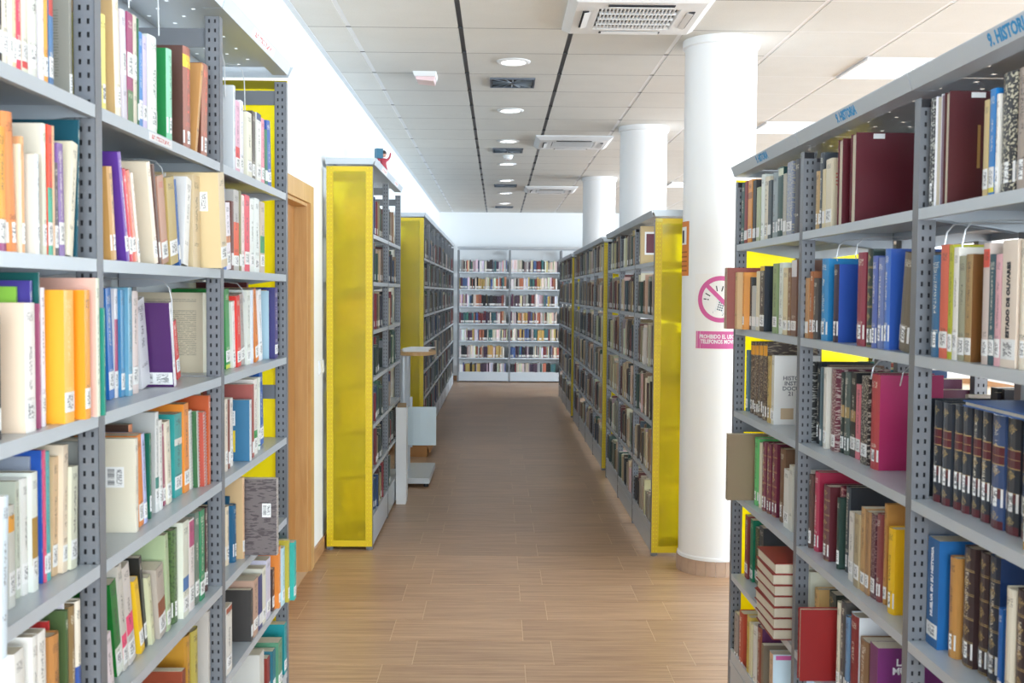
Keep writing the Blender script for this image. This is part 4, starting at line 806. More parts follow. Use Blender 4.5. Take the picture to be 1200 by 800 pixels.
R|0.9775|3.0076|0.8|0.0225|0.2307|0.152|0|6e2434|6e2434|maroon patterned hardback beside dark green paperback, fourth shelf, middle bay, HISTORIA bookcase|h w=c09890|3
R|0.9578|3.089|0.8|0.0534|0.2181|0.144|0|602830|602830|maroon gilt hardback beside maroon patterned hardback, fourth shelf, middle bay, HISTORIA bookcase|g|3
R|0.99|3.1377|0.8|0.0424|0.2109|0.139|0|7c8880|7c8880|grey-green paperback beside maroon gilt hardback, fourth shelf, middle bay, HISTORIA bookcase||3
R|0.9621|3.1969|0.8|0.0394|0.2407|0.2|0|b03050|a42244|large magenta-red book beside grey-green paperback, fourth shelf, middle bay, HISTORIA bookcase||3
R|0.955|3.2356|0.8|0.0242|0.2255|0.149|0|5c4038|5c4038|dark brown booklet beside large magenta-red book, fourth shelf, middle bay, HISTORIA bookcase||3
R|0.9604|3.4638|0.8|0.0411|0.216|0.143|0|d4d4ca|d4d4ca|second white booklet beside white booklet, fourth shelf, far bay, HISTORIA bookcase|n|3
R|0.9594|3.5149|0.8|0.0583|0.1938|0.128|0|dadad2|dadad2|white booklet beside second white booklet, fourth shelf, far bay, HISTORIA bookcase||3
R|0.9668|3.6079|0.8|0.0609|0.2509|0.166|0|6c4c34|6c4c34|brown hardback beside white booklet, fourth shelf, far bay, HISTORIA bookcase|h|3
R|0.962|3.696|0.8|0.0569|0.2557|0.169|0|6c243c|6c243c|third maroon gilt volume beside brown hardback, fourth shelf, far bay, HISTORIA bookcase|v3|3
R|0.957|3.7497|0.8|0.0487|0.2486|0.164|0|6c243c|6c243c|second maroon gilt volume beside maroon gilt volume, fourth shelf, far bay, HISTORIA bookcase|v3|3
R|0.9518|3.7972|0.8|0.0446|0.2454|0.162|0|6c243c|6c243c|first maroon gilt volume beside maroon gilt volume, fourth shelf, far bay, HISTORIA bookcase|v3|3
R|0.949|3.8974|0.8|0.062|0.2464|0.163|0|5cba6c|5cba6c|bright green paperback beside slim cream booklet, fourth shelf, far bay, HISTORIA bookcase||3
R|0.865|3.9968|0.8|0.0331|0.2491|0.15|0|9c8a70|8c765a|brown book jutting out beside bright green paperback, fourth shelf, far bay, HISTORIA bookcase|n|3
R|0.9593|4.0307|0.8|0.0331|0.232|0.153|0|c44854|c44854|red and blue paperback beside brown book, fourth shelf, far bay, HISTORIA bookcase|b=485890:.55:1|3
R|0.9581|4.0799|0.8|0.0478|0.2293|0.151|0|3c3430|3c3430|dark brown booklet beside and blue paperback, fourth shelf, far bay, HISTORIA bookcase||3
R|0.9435|4.1433|0.8|0.0289|0.2289|0.151|0|262a2c|262a2c|black booklet beside olive booklet, fourth shelf, far bay, HISTORIA bookcase||3
R|0.935|2.5997|0.475|0.0548|0.2349|0.17|0|702868|6c2464|purple book beside brown cloth hardback, fifth shelf, middle bay, HISTORIA bookcase|X2=LA_ES~MUSUL|4
R|0.945|2.7091|0.475|0.062|0.2119|0.14|0|8e6c4c|8e6c4c|brown cloth hardback beside purple book, fifth shelf, middle bay, HISTORIA bookcase|h|4
R|0.945|2.7845|0.475|0.062|0.2543|0.168|0|801e24|dfe3e7|dark red hardback beside brown cloth hardback, fifth shelf, middle bay, HISTORIA bookcase|h|4
R|0.945|2.8386|0.475|0.0322|0.2329|0.154|0|6888a8|6888a8|slim blue booklet beside dark red hardback, fifth shelf, middle bay, HISTORIA bookcase||4
R|0.945|2.8767|0.475|0.0367|0.2633|0.174|0|504c4a|504c4a|dark paperback beside slim blue booklet, fifth shelf, middle bay, HISTORIA bookcase||4
R|0.945|2.9119|0.475|0.0263|0.2509|0.166|0|dcd4bc|dcd4bc|slim cream booklet beside dark paperback, fifth shelf, middle bay, HISTORIA bookcase||4
R|0.865|3.0018|0.475|0.0261|0.2053|0.13|0|901616|8c1414|red softcover hanging over the edge beside slim cream booklet, fifth shelf, middle bay, HISTORIA bookcase|n r|4
R|0.9729|3.0626|0.475|0.062|0.2345|0.155|0|22322c|22322c|green gilt leather volume beside red softcover, fifth shelf, middle bay, HISTORIA bookcase|g|4
R|0.975|3.2204|0.475|0.0355|0.2022|0.133|0|cca468|cca468|small tan paperback beside gilt leather volume, fifth shelf, middle bay, HISTORIA bookcase||4
R|0.975|3.3163|0.475|0.0472|0.2331|0.154|0|dadac6|dadac6|cream paperback beside small tan paperback, fifth shelf, middle bay, HISTORIA bookcase||4
R|0.9855|3.9387|0.475|0.062|0.2342|0.155|0|34383c|34383c|black and white paperback beside green gilt hardback, fifth shelf, far bay, HISTORIA bookcase|b=e0e0dc:.0:.55|4
R|0.9856|4.0027|0.475|0.0513|0.2158|0.142|0|343c30|343c30|dark green gilt hardback beside and white paperback, fifth shelf, far bay, HISTORIA bookcase|w=a09058|4
R|0.9763|4.0509|0.475|0.0434|0.2372|0.157|0|0a7e5c|0a7e5c|emerald paperback beside green gilt hardback, fifth shelf, far bay, HISTORIA bookcase||4
R|0.9671|4.0972|0.475|0.0475|0.2433|0.161|0|843434|843434|maroon paperback beside emerald paperback, fifth shelf, far bay, HISTORIA bookcase||4
R|0.905|3.4572|0.13|0.0445|0.2682|0.177|0|d4b08c|cfe3ee|pale blue book with green apple beside dark green book, lowest shelf, far bay, HISTORIA bookcase|n A|5
R|0.931|3.7338|0.13|0.062|0.2671|0.176|0|8e4434|5c2a54|brown-red hardback beside dark green book, lowest shelf, far bay, HISTORIA bookcase|h|5
R|0.931|3.8005|0.13|0.0585|0.2526|0.167|0|dcd8d0|dcd8d0|white paperback beside brown-red hardback, lowest shelf, far bay, HISTORIA bookcase||5
R|0.931|3.9004|0.13|0.0479|0.2534|0.167|0|d0b050|d0b050|yellow booklet beside cream booklet, lowest shelf, far bay, HISTORIA bookcase||5
R|0.929|4.0131|0.13|0.062|0.2353|0.155|0|b44834|b44834|red and orange hardback beside yellow booklet, lowest shelf, far bay, HISTORIA bookcase|h|5
R|0.929|4.0957|0.13|0.062|0.2059|0.136|0|9a8e88|9a8e88|grey hardback beside and orange hardback, lowest shelf, far bay, HISTORIA bookcase|h|5
R|0.93|7.06|1.765|0.035|0.25|0.2|0|c8b490|c4ac80|tan book with framed picture cover, top shelf beside the yellow end panel by the column|h n P|6
R|0.935|7.12|1.765|0.05|0.25|0.19|0|20443c|1c3c34|dark green hardback behind the tan picture book, top shelf of low bookcase|h|6'''
SMALL = '''L|-0.769|2.31|1.92|0.0092|0.2289|0.151|0|186038|186038
L|-0.769|3.5707|1.92|0.0391|0.1829|0.121|3.7|0c7454|0c7454
L|-0.797|1.8231|1.632|0.005|0.1325|0.115|0|6a6068|6a6068
L|-0.769|2.4521|1.632|0.012|0.2254|0.149|12.5|6a5048|6a5048
L|-0.769|2.6027|1.632|0.0137|0.2069|0.137|10.8|2c5c9c|2c5c9c
L|-0.769|3.03|1.632|0.0235|0.229|0.151|3.5|3c74c4|3c74c4
L|-0.769|3.1124|1.632|0.0249|0.1991|0.131|0|704038|704038
L|-0.769|3.2063|1.632|0.0233|0.2373|0.157|0|8a8458|8a8458
L|-0.7945|3.4702|1.338|0.0219|0.2374|0.157|0|d8dce8|d8dce8
L|-0.7897|3.692|1.338|0.0076|0.2352|0.155|0.2|a8c8d8|a8c8d8
L|-0.789|3.142|1.05|0.02|0.204|0.135|0|8c4834|8c4834
L|-0.7671|3.3547|1.05|0.0258|0.2311|0.153|0|a4544c|a4544c
L|-0.807|1.7276|0.76|0.0106|0.2149|0.142|0|8a7058|8a7058
L|-0.787|1.8674|0.76|0.0072|0.2308|0.152|0|c83838|c83838
L|-0.757|2.5666|0.485|0.0283|0.1694|0.2|0|84381c|7a3018
L|-0.817|2.784|0.485|0.0143|0.1738|0.115|0|e0dcd8|223484
L|-0.76|3.2978|0.485|0.0231|0.162|0.2|0|3a3634|2c2a28
L|-0.76|3.4178|0.485|0.0497|0.1729|0.115|0|2a3470|2a3470
L|-0.767|3.4646|0.2|0.062|0.1914|0.126|0|d0ccc4|d0ccc4
L|-0.767|3.5678|0.2|0.0416|0.1405|0.115|0|8c3028|8c3028
L|-0.757|3.6102|0.2|0.0416|0.1509|0.115|0|206878|206878
R|0.937|3.0921|1.765|0.0244|0.17|0.115|0|d8c8a0|d8c8a0
R|0.937|3.5152|1.765|0.0368|0.2044|0.135|0|b0aca0|b0aca0
R|0.937|3.7093|1.765|0.041|0.2021|0.133|0|4c5458|4c5458
R|0.937|3.8744|1.765|0.0447|0.1945|0.128|0|b4bc98|b4bc98
R|0.937|3.9327|1.765|0.046|0.2254|0.149|0|2c282c|2c282c
R|0.937|4.0632|1.765|0.0463|0.235|0.155|0|8c2424|8c2424
R|0.937|3.2394|1.442|0.0316|0.1818|0.12|0|bc8c5c|bc8c5c
R|0.937|3.8571|1.442|0.0447|0.2146|0.142|0|dcd4b8|dcd4b8
R|0.937|3.9156|1.442|0.0593|0.1625|0.115|0|b4bcbc|b4bcbc
R|0.937|3.9644|1.442|0.0249|0.1946|0.128|0|383c40|383c40
R|0.9727|3.1954|1.12|0.0171|0.2361|0.156|0|607880|607880
R|0.9684|3.2529|0.8|0.0095|0.2291|0.151|0|d8d0c8|d8d0c8
R|0.9522|3.8389|0.8|0.0229|0.2373|0.157|0|d8d4b8|d8d4b8
R|0.9528|4.1163|0.8|0.0234|0.2313|0.153|0|8a8468|8a8468
R|0.925|3.6501|0.13|0.0302|0.2308|0.152|0|7c6c58|24382e
R|0.931|3.853|0.13|0.0334|0.2427|0.16|0|d8d0a8|d8d0a8'''
ROWN = ['top', 'second', 'third', 'fourth', 'fifth', 'sixth', 'lowest']
def cover_mesh(t, h, d, hard, rev):
    w = min(.0024 if hard else .0007, t * .2); bul = min(t * .16, .006) if hard else min(t * .05, .001); ns = 4 if t > .012 else 2
    O = [(-d, -t / 2)]; 
    for k in range(ns + 1):
        a = -1 + 2 * k / ns; O.append((-bul * a * a, a * t / 2))
    O.append((-d, t / 2)); n = len(O)
    I = [(-d, -t / 2 + w)] + [(min(x, -bul * .5) - w - .0002, max(-t / 2 + w, min(t / 2 - w, y))) for x, y in O[1:-1]] + [(-d, t / 2 - w)]
    if rev: O = [(-d - x, y) for x, y in O]; I = [(-d - x, y) for x, y in I]
    v = [(x, y, z) for z in (0, h) for x, y in O] + [(x, y, z) for z in (0, h) for x, y in I]
    f = []; uv = []
    for k in range(n - 1):
        f.append((k, k + 1, n + k + 1, n + k))
        if k == 0: uv.append([(2, 0), (3, 0), (3, 1), (2, 1)])
        elif k == n - 2: uv.append([(2, 0), (3, 0), (3, 1), (2, 1)])
        else: a, b = (k - 1) / ns, k / ns; uv.append([(a, 0), (b, 0), (b, 1), (a, 1)])
        m = 2 * n
        f.append((m + k, m + n + k, m + n + k + 1, m + k + 1)); uv.append([(5, 0)] * 4)
        f.append((n + k, n + k + 1, m + n + k + 1, m + n + k)); uv.append([(5, 1)] * 4)
        f.append((k, m + k, m + k + 1, k + 1)); uv.append([(5, 0)] * 4)
    m = 2 * n
    for k in (0, n - 1): f.append((k, n + k, m + n + k, m + k)); uv.append([(5, 0)] * 4)
    me = bpy.data.meshes.new('book'); me.from_pydata(v, [], f); l = me.uv_layers.new(name='UVMap')
    i = 0
    for q in uv:
        for c in q: l.data[i].uv = c; i += 1
    return me
def flatplate(w, h, th_): return MB().box(-w / 2, w / 2, 0, th_, 0, h)
rb = random.Random(11)
ink_d, ink_l = lin('2c2a30'), lin('e8e2d0')
def lum(c): return .21 * c[0] + .72 * c[1] + .07 * c[2]
CURL = []
for line in BOOKS.split('\n'):
    q = line.split('|')
    S = q[0]; X, Y, Z, t, h, d, tilt = map(float, q[1:8]); sp, cv = lin(q[8]), lin(q[9]); lab = q[10]; row = int(q[12])
    o = {}
    for tk in q[11].split():
        a, _, b = tk.partition('='); o[a] = b or True
        hard = 'h' in o or 'g' in o or 'v' in o or 'v3' in o or 'r' in o; rev = 'r' in o
    me = cover_mesh(t, h, d, hard, rev)
    st = 'volume' if 'v' in o else 'gilt' if ('g' in o or 'v3' in o) else 'patterned' if 'w' in o else 'page' if 'T' in o else 'plain' if ('X' in o or 'X2' in o or 's' in o) else 'printed'
    me.materials.append(BOOKM[st])
    bk = bpy.data.objects.new('book', me); C.objects.link(bk)
    bk.color = (*sp, 1); bk['cover_colour'] = cv
    bk['ink_colour'] = lin(o['t']) if 't' in o else (ink_d if lum(sp) > .22 else ink_l)
    bk['band_colour'] = [0.0, 0.0, 0.0]; bk['band_range'] = [2.0, 2.0, 0.0]
    if 'b' in o:
        a, b, c = o['b'].split(':'); bk['band_colour'] = lin(a); bk['band_range'] = [float(b), float(c), 0.0]
    if 'w' in o: bk['pattern_colour'] = lin(o['w'])
    tag(bk, lab, 'book', f"books on the {'lowest' if S == 'R' and row == 5 else ROWN[row]} shelf of the {'left' if S == 'L' else 'HISTORIA'} bookcase" if row < 6 and Y < 5 else 'books at the end of the low bookcase')
    s = 1 if S == 'L' else -1; ta = R(tilt)
    bk.rotation_euler = (ta * s, 0, 0 if s == 1 else P2)
    bk.location = (X, Y, Z + .0004 + t / 2 * abs(math.sin(ta)))
    w = .0028 if hard else .0008; ip = .003 if hard else .0005; w = min(w, t * .22)
    ins = .004 if hard else .0005
    pg = MB()
    if rev: pg.box(-d + w + .006, -ins, -t / 2 + w + .0002, t / 2 - w - .0002, ip, h - ip)
    else: pg.box(-d + ins, -w - (.006 if hard else .0015), -t / 2 + w + .0002, t / 2 - w - .0002, ip, h - ip)
    pg.build('page_block', M_pages, bk)
    if not ('n' in o) and not rev and t > .0075:
        lh = rb.uniform(.03, .04); lz = rb.uniform(.012, .022)
        if 'lm' in o: lz = h * .42; lh = .05
        if 'v' in o: lz = .044; lh = .036
        tt = t * rb.uniform(.9, .98); bul = min(t * .16, .006) if hard else min(t * .05, .001)
        prof = [(-bul * (tt / t) ** 2 - .0002, -tt / 2), (.0006, 0), (-bul * (tt / t) ** 2 - .0002, tt / 2), (-bul * (tt / t) ** 2 + .0005, tt / 2), (.0012, 0), (-bul * (tt / t) ** 2 + .0005, -tt / 2)]
        prof = [(x, y) for x, y in prof]
        MB().prism(prof, 2, lz, lz + lh).build('spine_label', M_spinelab, bk)
    near = -1 if s == 1 else 1                          # local side facing the camera
    yn = near * (t / 2 + .0001)
    def plate(name, x0, x1, z0, z1, mat):
        return MB().box(x0, x1, min(yn, yn + near * .0005), max(yn, yn + near * .0005), z0, z1).build(name, mat, bk)
    if 'B' in o:
        if 'w' in o: plate('barcode_label', -.045, -.018, h * .5, h * .68, M_barcode)
        elif S == 'L' and t > .02 and Z < 1.5: plate('barcode_label', -.085, -.045, h * .58, h * .82, M_barcode); plate('yellow_sticker', -.07, -.045, h * .15, h * .5, flat('yellow_sticker', 'e8cc28', .6))
        elif Z > 1.6: plate('barcode_label', -.07, -.03, h * .6, h * .8, M_barcode)
        else: plate('barcode_label', -.065, -.025, h * .48, h * .7, M_barcode)
    if 'BL' in o: plate('barcode_label', -.10, -.003, .006, .036, M_barcode)
    if 'P' in o:
        plate('cover_picture', -.12, -.03, h * .25, h * .85, M_paper)
        MB().box(-.11, -.04, yn + near * .0003, yn + near * .0008, h * .3, h * .8).build('picture_print', flat('plum_print', '6c3c48', .6), bk)
    if 'S' in o: plate('white_sticker', -.075, -.045, h - .016, h - .003, M_paper)
    if 'V' in o:
        plate('white_sticker', -.075, -.045, h - .014, h - .003, M_paper)
        MB().box(-.066, -.06, yn, yn + .0004, h * .32, h * .7).build('gold_title', M_gold, bk)
    def covertext(txt, size, mat, cx, cz, bold=.0006, sx=1.0, vertical=False):
        me_ = text_mesh(txt, size, mat, bold=bold, sx=sx); ob = inst('title', me_, bk)
        if vertical: ob.matrix_local = frame_m((0, 0, 1), (-near * 0, -1, 0) if False else (0, -1, 0), (.0009, 0, cz))
        else: ob.matrix_local = frame_m((-near * 1.0, 0, 0), (0, 0, 1), (cx, yn + near * .0004, cz))
        ob['label'] = 'printed title'
    if 'X' in o:
        tx = o['X'].replace('_', ' ')
        covertext(tx, .0165 if 'OLIV' in tx else .0165, M_ink if 'OLIV' in tx else M_white_ink, 0, h * (.53 if 'OLIV' in tx else .6), .0007, .85 if 'OLIV' in tx else .82, True)
    if 'X2' in o: covertext(o['X2'].replace('_', ' ').replace('~', '\n'), .024, M_white_ink, -.075, h * .8, .0008)
    if 'X3' in o: covertext(o['X3'].replace('~', '\n'), .02, flat('grey_ink', '6c7078', .7), -.06, h * .56, .0003); plate('tan_print', -.07, -.025, h * .08, h * .24, flat('tan_print', 'c8b090', .7))
    if 'E' in o:
        for k in range(4):
            MB().tube([(-.012, yn + near * .0004, h * (.62 + .05 * k)), (-.022, yn + near * .0004, h * (.60 + .06 * k)), (-.032, yn + near * .0004, h * (.62 + .045 * k))], .0016, 5).build('emblem', M_red, bk)
    if 'A' in o:
        q2 = MB(); q2.lathe([(.0, -.0006), (.042, -.0006), (.042, .0006), (0, .0006)], 24); e = q2.build('apple_print', M_green, bk); e.rotation_euler = (R(90), 0, 0); e.location = (-.06, yn, h * .38)
        for a in (-.5, 0.1, .6): MB().tube([(-.06, yn, h * .38 + .038), (-.06 + .02 * a, yn, h * .38 + .055), (-.06 + .035 * a, yn, h * .38 + .066)], .004, 5).build('leaf_print', M_green, bk)
        plate('magenta_print', -.11, -.01, h - .018, h - .004, M_pink)
    if 's' in o:                                        # spiral binding
        q2 = MB(); nr = int(h / .0085)
        for k in range(nr):
            z = .006 + k * .0085
            q2.tube([(.003 * math.cos(a) - .001, (t * .42) * math.sin(a), z + .002 * a) for a in [x * .9 - 1.8 for x in range(5)]], .0009, 4)
        q2.build('spiral_binding', M_wire, bk)
# the flat stack of red hardbacks on the right
def flat_book(x0, x1, y0, y1, z, th_, cover, lab, group, rz=0):
    cx, cy = (x0 + x1) / 2, (y0 + y1) / 2; a, b = (x1 - x0) / 2, (y1 - y0) / 2
    m = MB(); m.box(-a, a, -b, b, 0, .0025).box(-a, a, -b, b, th_ - .0025, th_).box(a - .0025, a, -b, b, .0025, th_ - .0025)
    bk = m.build('book', flat(cover[0], cover[1], .45)); bk.location = (cx, cy, z); bk.rotation_euler = (0, 0, rz); tag(bk, lab, 'book', group)
    MB().box(-a + .004, a - .0026, -b + .004, b - .004, .0026, th_ - .0026).build('page_block', M_pages, bk)
    return bk
NTH = ['lowest', 'second from the bottom', 'third from the bottom', 'middle', 'third from the top', 'second from the top', 'topmost']
for k in range(7):
    flat_book(.882 - .002 * (k % 3), 1.06 - .002 * (k % 3), 3.345, 3.58, .4757 + k * .0352, .035, ('red_bookcloth', '8c2a22'), f"{NTH[k]} red hardback of the flat stack, fifth shelf, HISTORIA bookcase", 'red hardbacks lying in a flat stack', R((k * 37 % 5 - 2) * .5))
fb = flat_book(.948, 1.12, 1.60, 2.16, 1.3505, .012, ('blue_card', '2c5ca0'), 'flat blue folder lying on the navy leather volumes, third shelf', None)

# ---------------------------------------------------------------- the many smaller books farther off: one mass
PAL = {'mix': ['e0dcd0', 'd8d0c0', 'c8b8a0', '8c2a30', '2a4a80', '386a50', '303034', 'b8782c', '704030', 'a8a49c', '5a2848', '2c8080', 'd0a040', 'ece8e0', 'b04838', '506078'],
       'dark': ['2a3a34', '1c2c28', '3c2424', '5a1c24', '282a34', 'a0907c', '3a5a4c', '7c2028', '1e3c60', '8c7c64', 'c8c0ac', '4c4034', '24483c'],
       'tan': ['c0b098', 'a89478', '7c6448', '4c3c34', '2c2828', '5c2c2c', '8c8478', 'd0c8b4', '38444c', '284038', 'b8a888', '948c80'],
       'novel': ['e8e4dc', 'd8d4d0', '30343c', '7c3438', '4c6494', 'c0a060', 'e4e0e8', '5c3c54', '3c6c6c', 'b87058', 'a8a0a0', '1c1c20', 'dcd0b8', '302428', '48384c', 'ccc4bc']}
sm = MB(); smc = []
def sbox(M4, x0, x1, y0, y1, z0, z1, col):
    i = len(sm.v)
    for (x, y, z) in ((x0, y0, z0), (x1, y0, z0), (x1, y1, z0), (x0, y1, z0), (x0, y0, z1), (x1, y0, z1), (x1, y1, z1), (x0, y1, z1)):
        sm.v.append(tuple(M4 @ Vector((x, y, z)))); smc.extend((*col, 1))
    sm.f += [tuple(i + k for k in q) for q in ((0, 3, 2, 1), (4, 5, 6, 7), (0, 1, 5, 4), (1, 2, 6, 5), (2, 3, 7, 6), (3, 0, 4, 7))]
def sbook(M4, y, t, z, h, d, x, col, lab=True, tilt=0):
    T = M4 @ Matrix.Translation((x, y + t / 2, z + .0005 + t / 2 * abs(math.sin(tilt)))) @ Matrix.Rotation(tilt, 4, 'X')
    sbox(T, -d, 0, -t / 2, t / 2, 0, h, col); sbox(T, -d + .002, -.002, -t / 2 + .002, t / 2 - .002, h, h + .0005, (.7, .64, .5))
    if lab and t > .009: sbox(T, 0, .0008, -t * .46, t * .46, .015, .05, (.8, .8, .79))
rs = random.Random(77)
def fill(root, nb, levels, pal, hmax=.25, full=(.75, 1), hmin=.17, skip=None, tmin=.012, tmax=.045, labp=.8):
    M4 = Matrix.Translation(root.location) @ Matrix.Rotation(root.rotation_euler.z, 4, 'Z')
    for b in range(nb):
        for k, z in enumerate(levels):
            if skip and skip(b, k): continue
            y = b * BAYW + (.20 if (b == 0 and root in (bcT, bcF)) else .008); end = b * BAYW + (BAYW - UW) * rs.uniform(*full); hb = rs.uniform(hmin, hmax); run = 0; col = None
            while True:
                t = rs.uniform(tmin, tmax) * (rs.random() * .5 + .6)
                if y + t > end - .004: break
                if run <= 0: run = rs.choice([1, 1, 1, 2, 4]); col = lin(rs.choice(PAL[pal])); hb = rs.uniform(hmin, hmax)
                run -= 1
                h = min(hb * rs.uniform(.94, 1.03), hmax); c = [min(1, x * rs.uniform(.85, 1.15)) for x in col]
                sbook(M4, y, t, z, h, rs.uniform(.13, .19), -rs.uniform(.005, .035), c, rs.random() < labp); y += t + .0012
            if end < b * BAYW + BAYW - UW - .06 and rs.random() < .6:
                t = .02; sbook(M4, y + .045, t, z, .2, .15, -.02, lin(rs.choice(PAL[pal])), True, R(11))
for root, lev in ((bcT, ZL), (bcF, ZL)):              # pale box files next to the end panels
    for k, (yy, hh, cc) in enumerate(((.03, .22, 'e8e0c0'), (.12, .2, 'b0a890'), (.05, .18, 'e0c890'), (.02, .23, 'c8c4b8'), (.06, .21, 'ece4d0'), (.09, .2, 'a8b0a0'), (.03, .22, 'd8d0b8'))):
        sbook(Matrix.Translation(root.location), yy, .05, lev[k], hh, .15 + .02 * (k % 3), -.035 - .02 * (k % 2), lin(cc))
fill(bcT, 2, ZL, 'dark', .25, (.3, .8))
fill(bcF, 8, ZL, 'dark', .25, (.75, 1))
fill(bcR1, 3, ZR, 'tan', .27, (.8, 1), .2, skip=lambda b, k: b == 2 and k == 0)
fill(bcR2, 4, ZR, 'tan', .27, (.8, 1), .2)
fill(bcR3, 3, ZR, 'tan', .27, (.8, 1), .2)
fill(bcRb, 4, ZR, 'mix', .22, (.5, .9), .15)
fill(bcB, 4, [1.93, 1.63, 1.33, 1.03, .73, .43, .13], 'novel', .215, (.93, 1), .18, tmax=.034)
# the ends of the near rows that run on beyond the picture
_lo = {}
for line in BOOKS.split('\n') + SMALL.split('\n'):
    if line:
        q = line.split('|'); kk = (q[0], float(q[3])); _lo[kk] = min(_lo.get(kk, 9), float(q[2]) - float(q[4]))
for S, lev in (('L', ZL), ('R', ZR)):
    for z in lev:
        y = -.60 if S == 'L' else .63; top = _lo.get((S, z), 2.0 if S == 'L' else 2.2) - .02; top = min(top, 2.0 if S == 'L' else 2.3)
        while y < top - .04:
            t_b = rs.uniform(.015, .04); nxt = (y + .636 if S == 'L' else y - .5597) % .9
            if nxt > .9 - .04 - t_b or nxt < .004: y += .01; continue
            M4 = Matrix.Translation((-.757 if S == 'L' else .925, y, 0)) @ Matrix.Rotation(0 if S == 'L' else P2, 4, 'Z')
            sbook(M4, -t_b if S == 'R' else 0, t_b, z, rs.uniform(.18, .24), .15, -.02, lin(rs.choice(PAL['mix']))); y += t_b + .002
for line in SMALL.split('\n'):
    if not line: continue
    q = line.split('|'); S = q[0]; X, Y, Z, t, h, d, tilt = map(float, q[1:8])
    M4 = Matrix.Translation((X, Y, 0)) @ Matrix.Rotation(0 if S == 'L' else P2, 4, 'Z')
    sbook(M4, -t / 2, t, Z, h, d, 0, lin(q[8]), True, R(tilt) * (1 if S == 'L' else -1))
n = NT('small_book_covers'); n.set(n.n('ShaderNodeAttribute', attribute_name='book_colour').outputs['Color'], .45)
so = sm.build('books', n.m); at = so.data.attributes.new('book_colour', 'FLOAT_COLOR', 'POINT'); at.data.foreach_set('color', smc)
tag(so, 'rows of smaller, more distant books filling the bookcases along the aisle', 'books', None, 'stuff')

# ---------------------------------------------------------------- things by the wall and in the aisle
t_ = thing('pedestal_table', 'grey metal pedestal table with oval top standing at the tall bookcase', 'table', (-.70, 8.95, 0))
MB().box(-.10, .155, -.38, .40, .03, .075).build('base_plate', M_plastg, t_)
fo = MB()
for x in (-.07, .125):
    for y in (-.34, .36): fo.lathe([(.02, 0), (.02, .03)], 10, x, y)
fo.build('foot', M_black, t_)
MB().lathe([(.058, .075), (.058, 1.055)], 28, -.09, 0).build('pole', M_steel2, t_, True)
q = MB(); pts = [(.16 * math.cos(a), .30 * math.sin(a)) for a in [2 * math.pi * k / 36 for k in range(36)]]
q.prism(pts, 2, 1.055, 1.083); tp = q.build('table_top', M_oak, t_); tp.location = (.02, 0, 0)
q = MB(); q.prism([(0, -.13), (.0, .13), (.012, .13), (.02, .06), (.022, 0), (.02, -.06), (.012, -.13)], 2, .3, .62)
sg = q.build('display_panel', flat('pale_blue_panel', (.66, .80, .88), .35), t_); sg.rotation_euler = (0, 0, R(-90)); sg.location = (.06, -.075, 0)
MB().box(-.03, -.01, -.07, -.05, .28, .7).build('panel_bracket', M_steel2, t_)
for k in range(3):
    o = MB().box(-.105, .105, -.14, .14, 0, .008).build('paper_stack', M_paper); o.location = (-.69 + .015 * k, 8.9 + .03 * k, 1.0835 + .0085 * k); o.rotation_euler = (0, 0, R(8 - 9 * k))
    tag(o, ['lowest pile of white papers on the oval table', 'middle pile of white papers on the oval table', 'topmost pile of white papers on the oval table'][k], 'papers', 'papers on the pedestal table')
b = thing('leaflet_bin', 'narrow tall white bin with papers standing against the bookcase front', 'bin', (-.7125, 7.99, 0))
q = MB()
q.box(-.038, -.035, -.11, .03, .03, .72).box(.035, .038, -.11, .03, .03, .72).box(-.035, .035, -.11, -.107, .0, .72).box(-.035, .035, .027, .03, .03, .72).box(-.035, .035, -.107, .027, .0, .03)
q.build('body', M_plast, b)
q = MB()
for k in range(6): q.box(-.03, .03, -.09 + .018 * k, -.088 + .018 * k, .31, .735 + .004 * (k % 3))
q.build('leaflets', flat('brown_leaflets', 'a08868', .7), b)
cb = thing('cardboard_box', 'low cardboard box on the floor behind the pedestal table', 'box', (-.75, 10.42, 0))
MB().box(-.11, .08, -.25, .33, 0, .004).box(-.11, -.106, -.25, .33, .004, .1).box(.076, .08, -.25, .33, .004, .1).box(-.106, .076, -.25, -.246, .004, .1).box(-.106, .076, .326, .33, .004, .1).build('body', M_card, cb)
MB().prism([(.08, .1), (.084, .1), (.11, .04), (.106, .038)], 1, -.25, .33).build('flap', M_card, cb)
sw = thing('light_switch', 'white double light switch on the wall beside the oak door', 'switch', (XW, 6.4, 1.12))
MB().box(0, .009, -.075, .075, -.042, .042).build('plate', M_plast, sw)
for y in (-.036, .036): MB().prism([(.009, -.03), (.014, -.03), (.010, .03), (.009, .03)], 1, y - .03, y + .03).build('rocker', M_plast, sw)
# toy figure on top of the tall bookcase
fg = thing('toy_figure', 'small toy figure in red holding a blue block, on top of tall bookcase', 'figurine', (-.80, 7.45, 2.364))
fg.rotation_euler = (0, 0, R(25))
me = bpy.data.meshes.new('body')
V = [(0, 0, .065), (0, 0, .09), (0, 0, .115), (0, 0, .135), (.018, 0, .06), (.022, -.004, .03), (.024, -.004, .002), (-.018, 0, .06), (-.02, .004, .03), (-.022, .004, .002), (.03, 0, .118), (.045, -.006, .14), (.05, -.008, .17), (-.03, 0, .118), (-.045, -.02, .105), (-.05, -.04, .125)]
E_ = [(0, 1), (1, 2), (2, 3), (0, 4), (4, 5), (5, 6), (0, 7), (7, 8), (8, 9), (2, 10), (10, 11), (11, 12), (2, 13), (13, 14), (14, 15)]
RD = [.02, .02, .018, .012, .012, .01, .011, .012, .01, .011, .010, .007, .006, .010, .007, .006]
me.from_pydata(V, E_, []); bo = inst('body', me, fg); me.materials.append(flat('toy_red', 'b84050', .5))
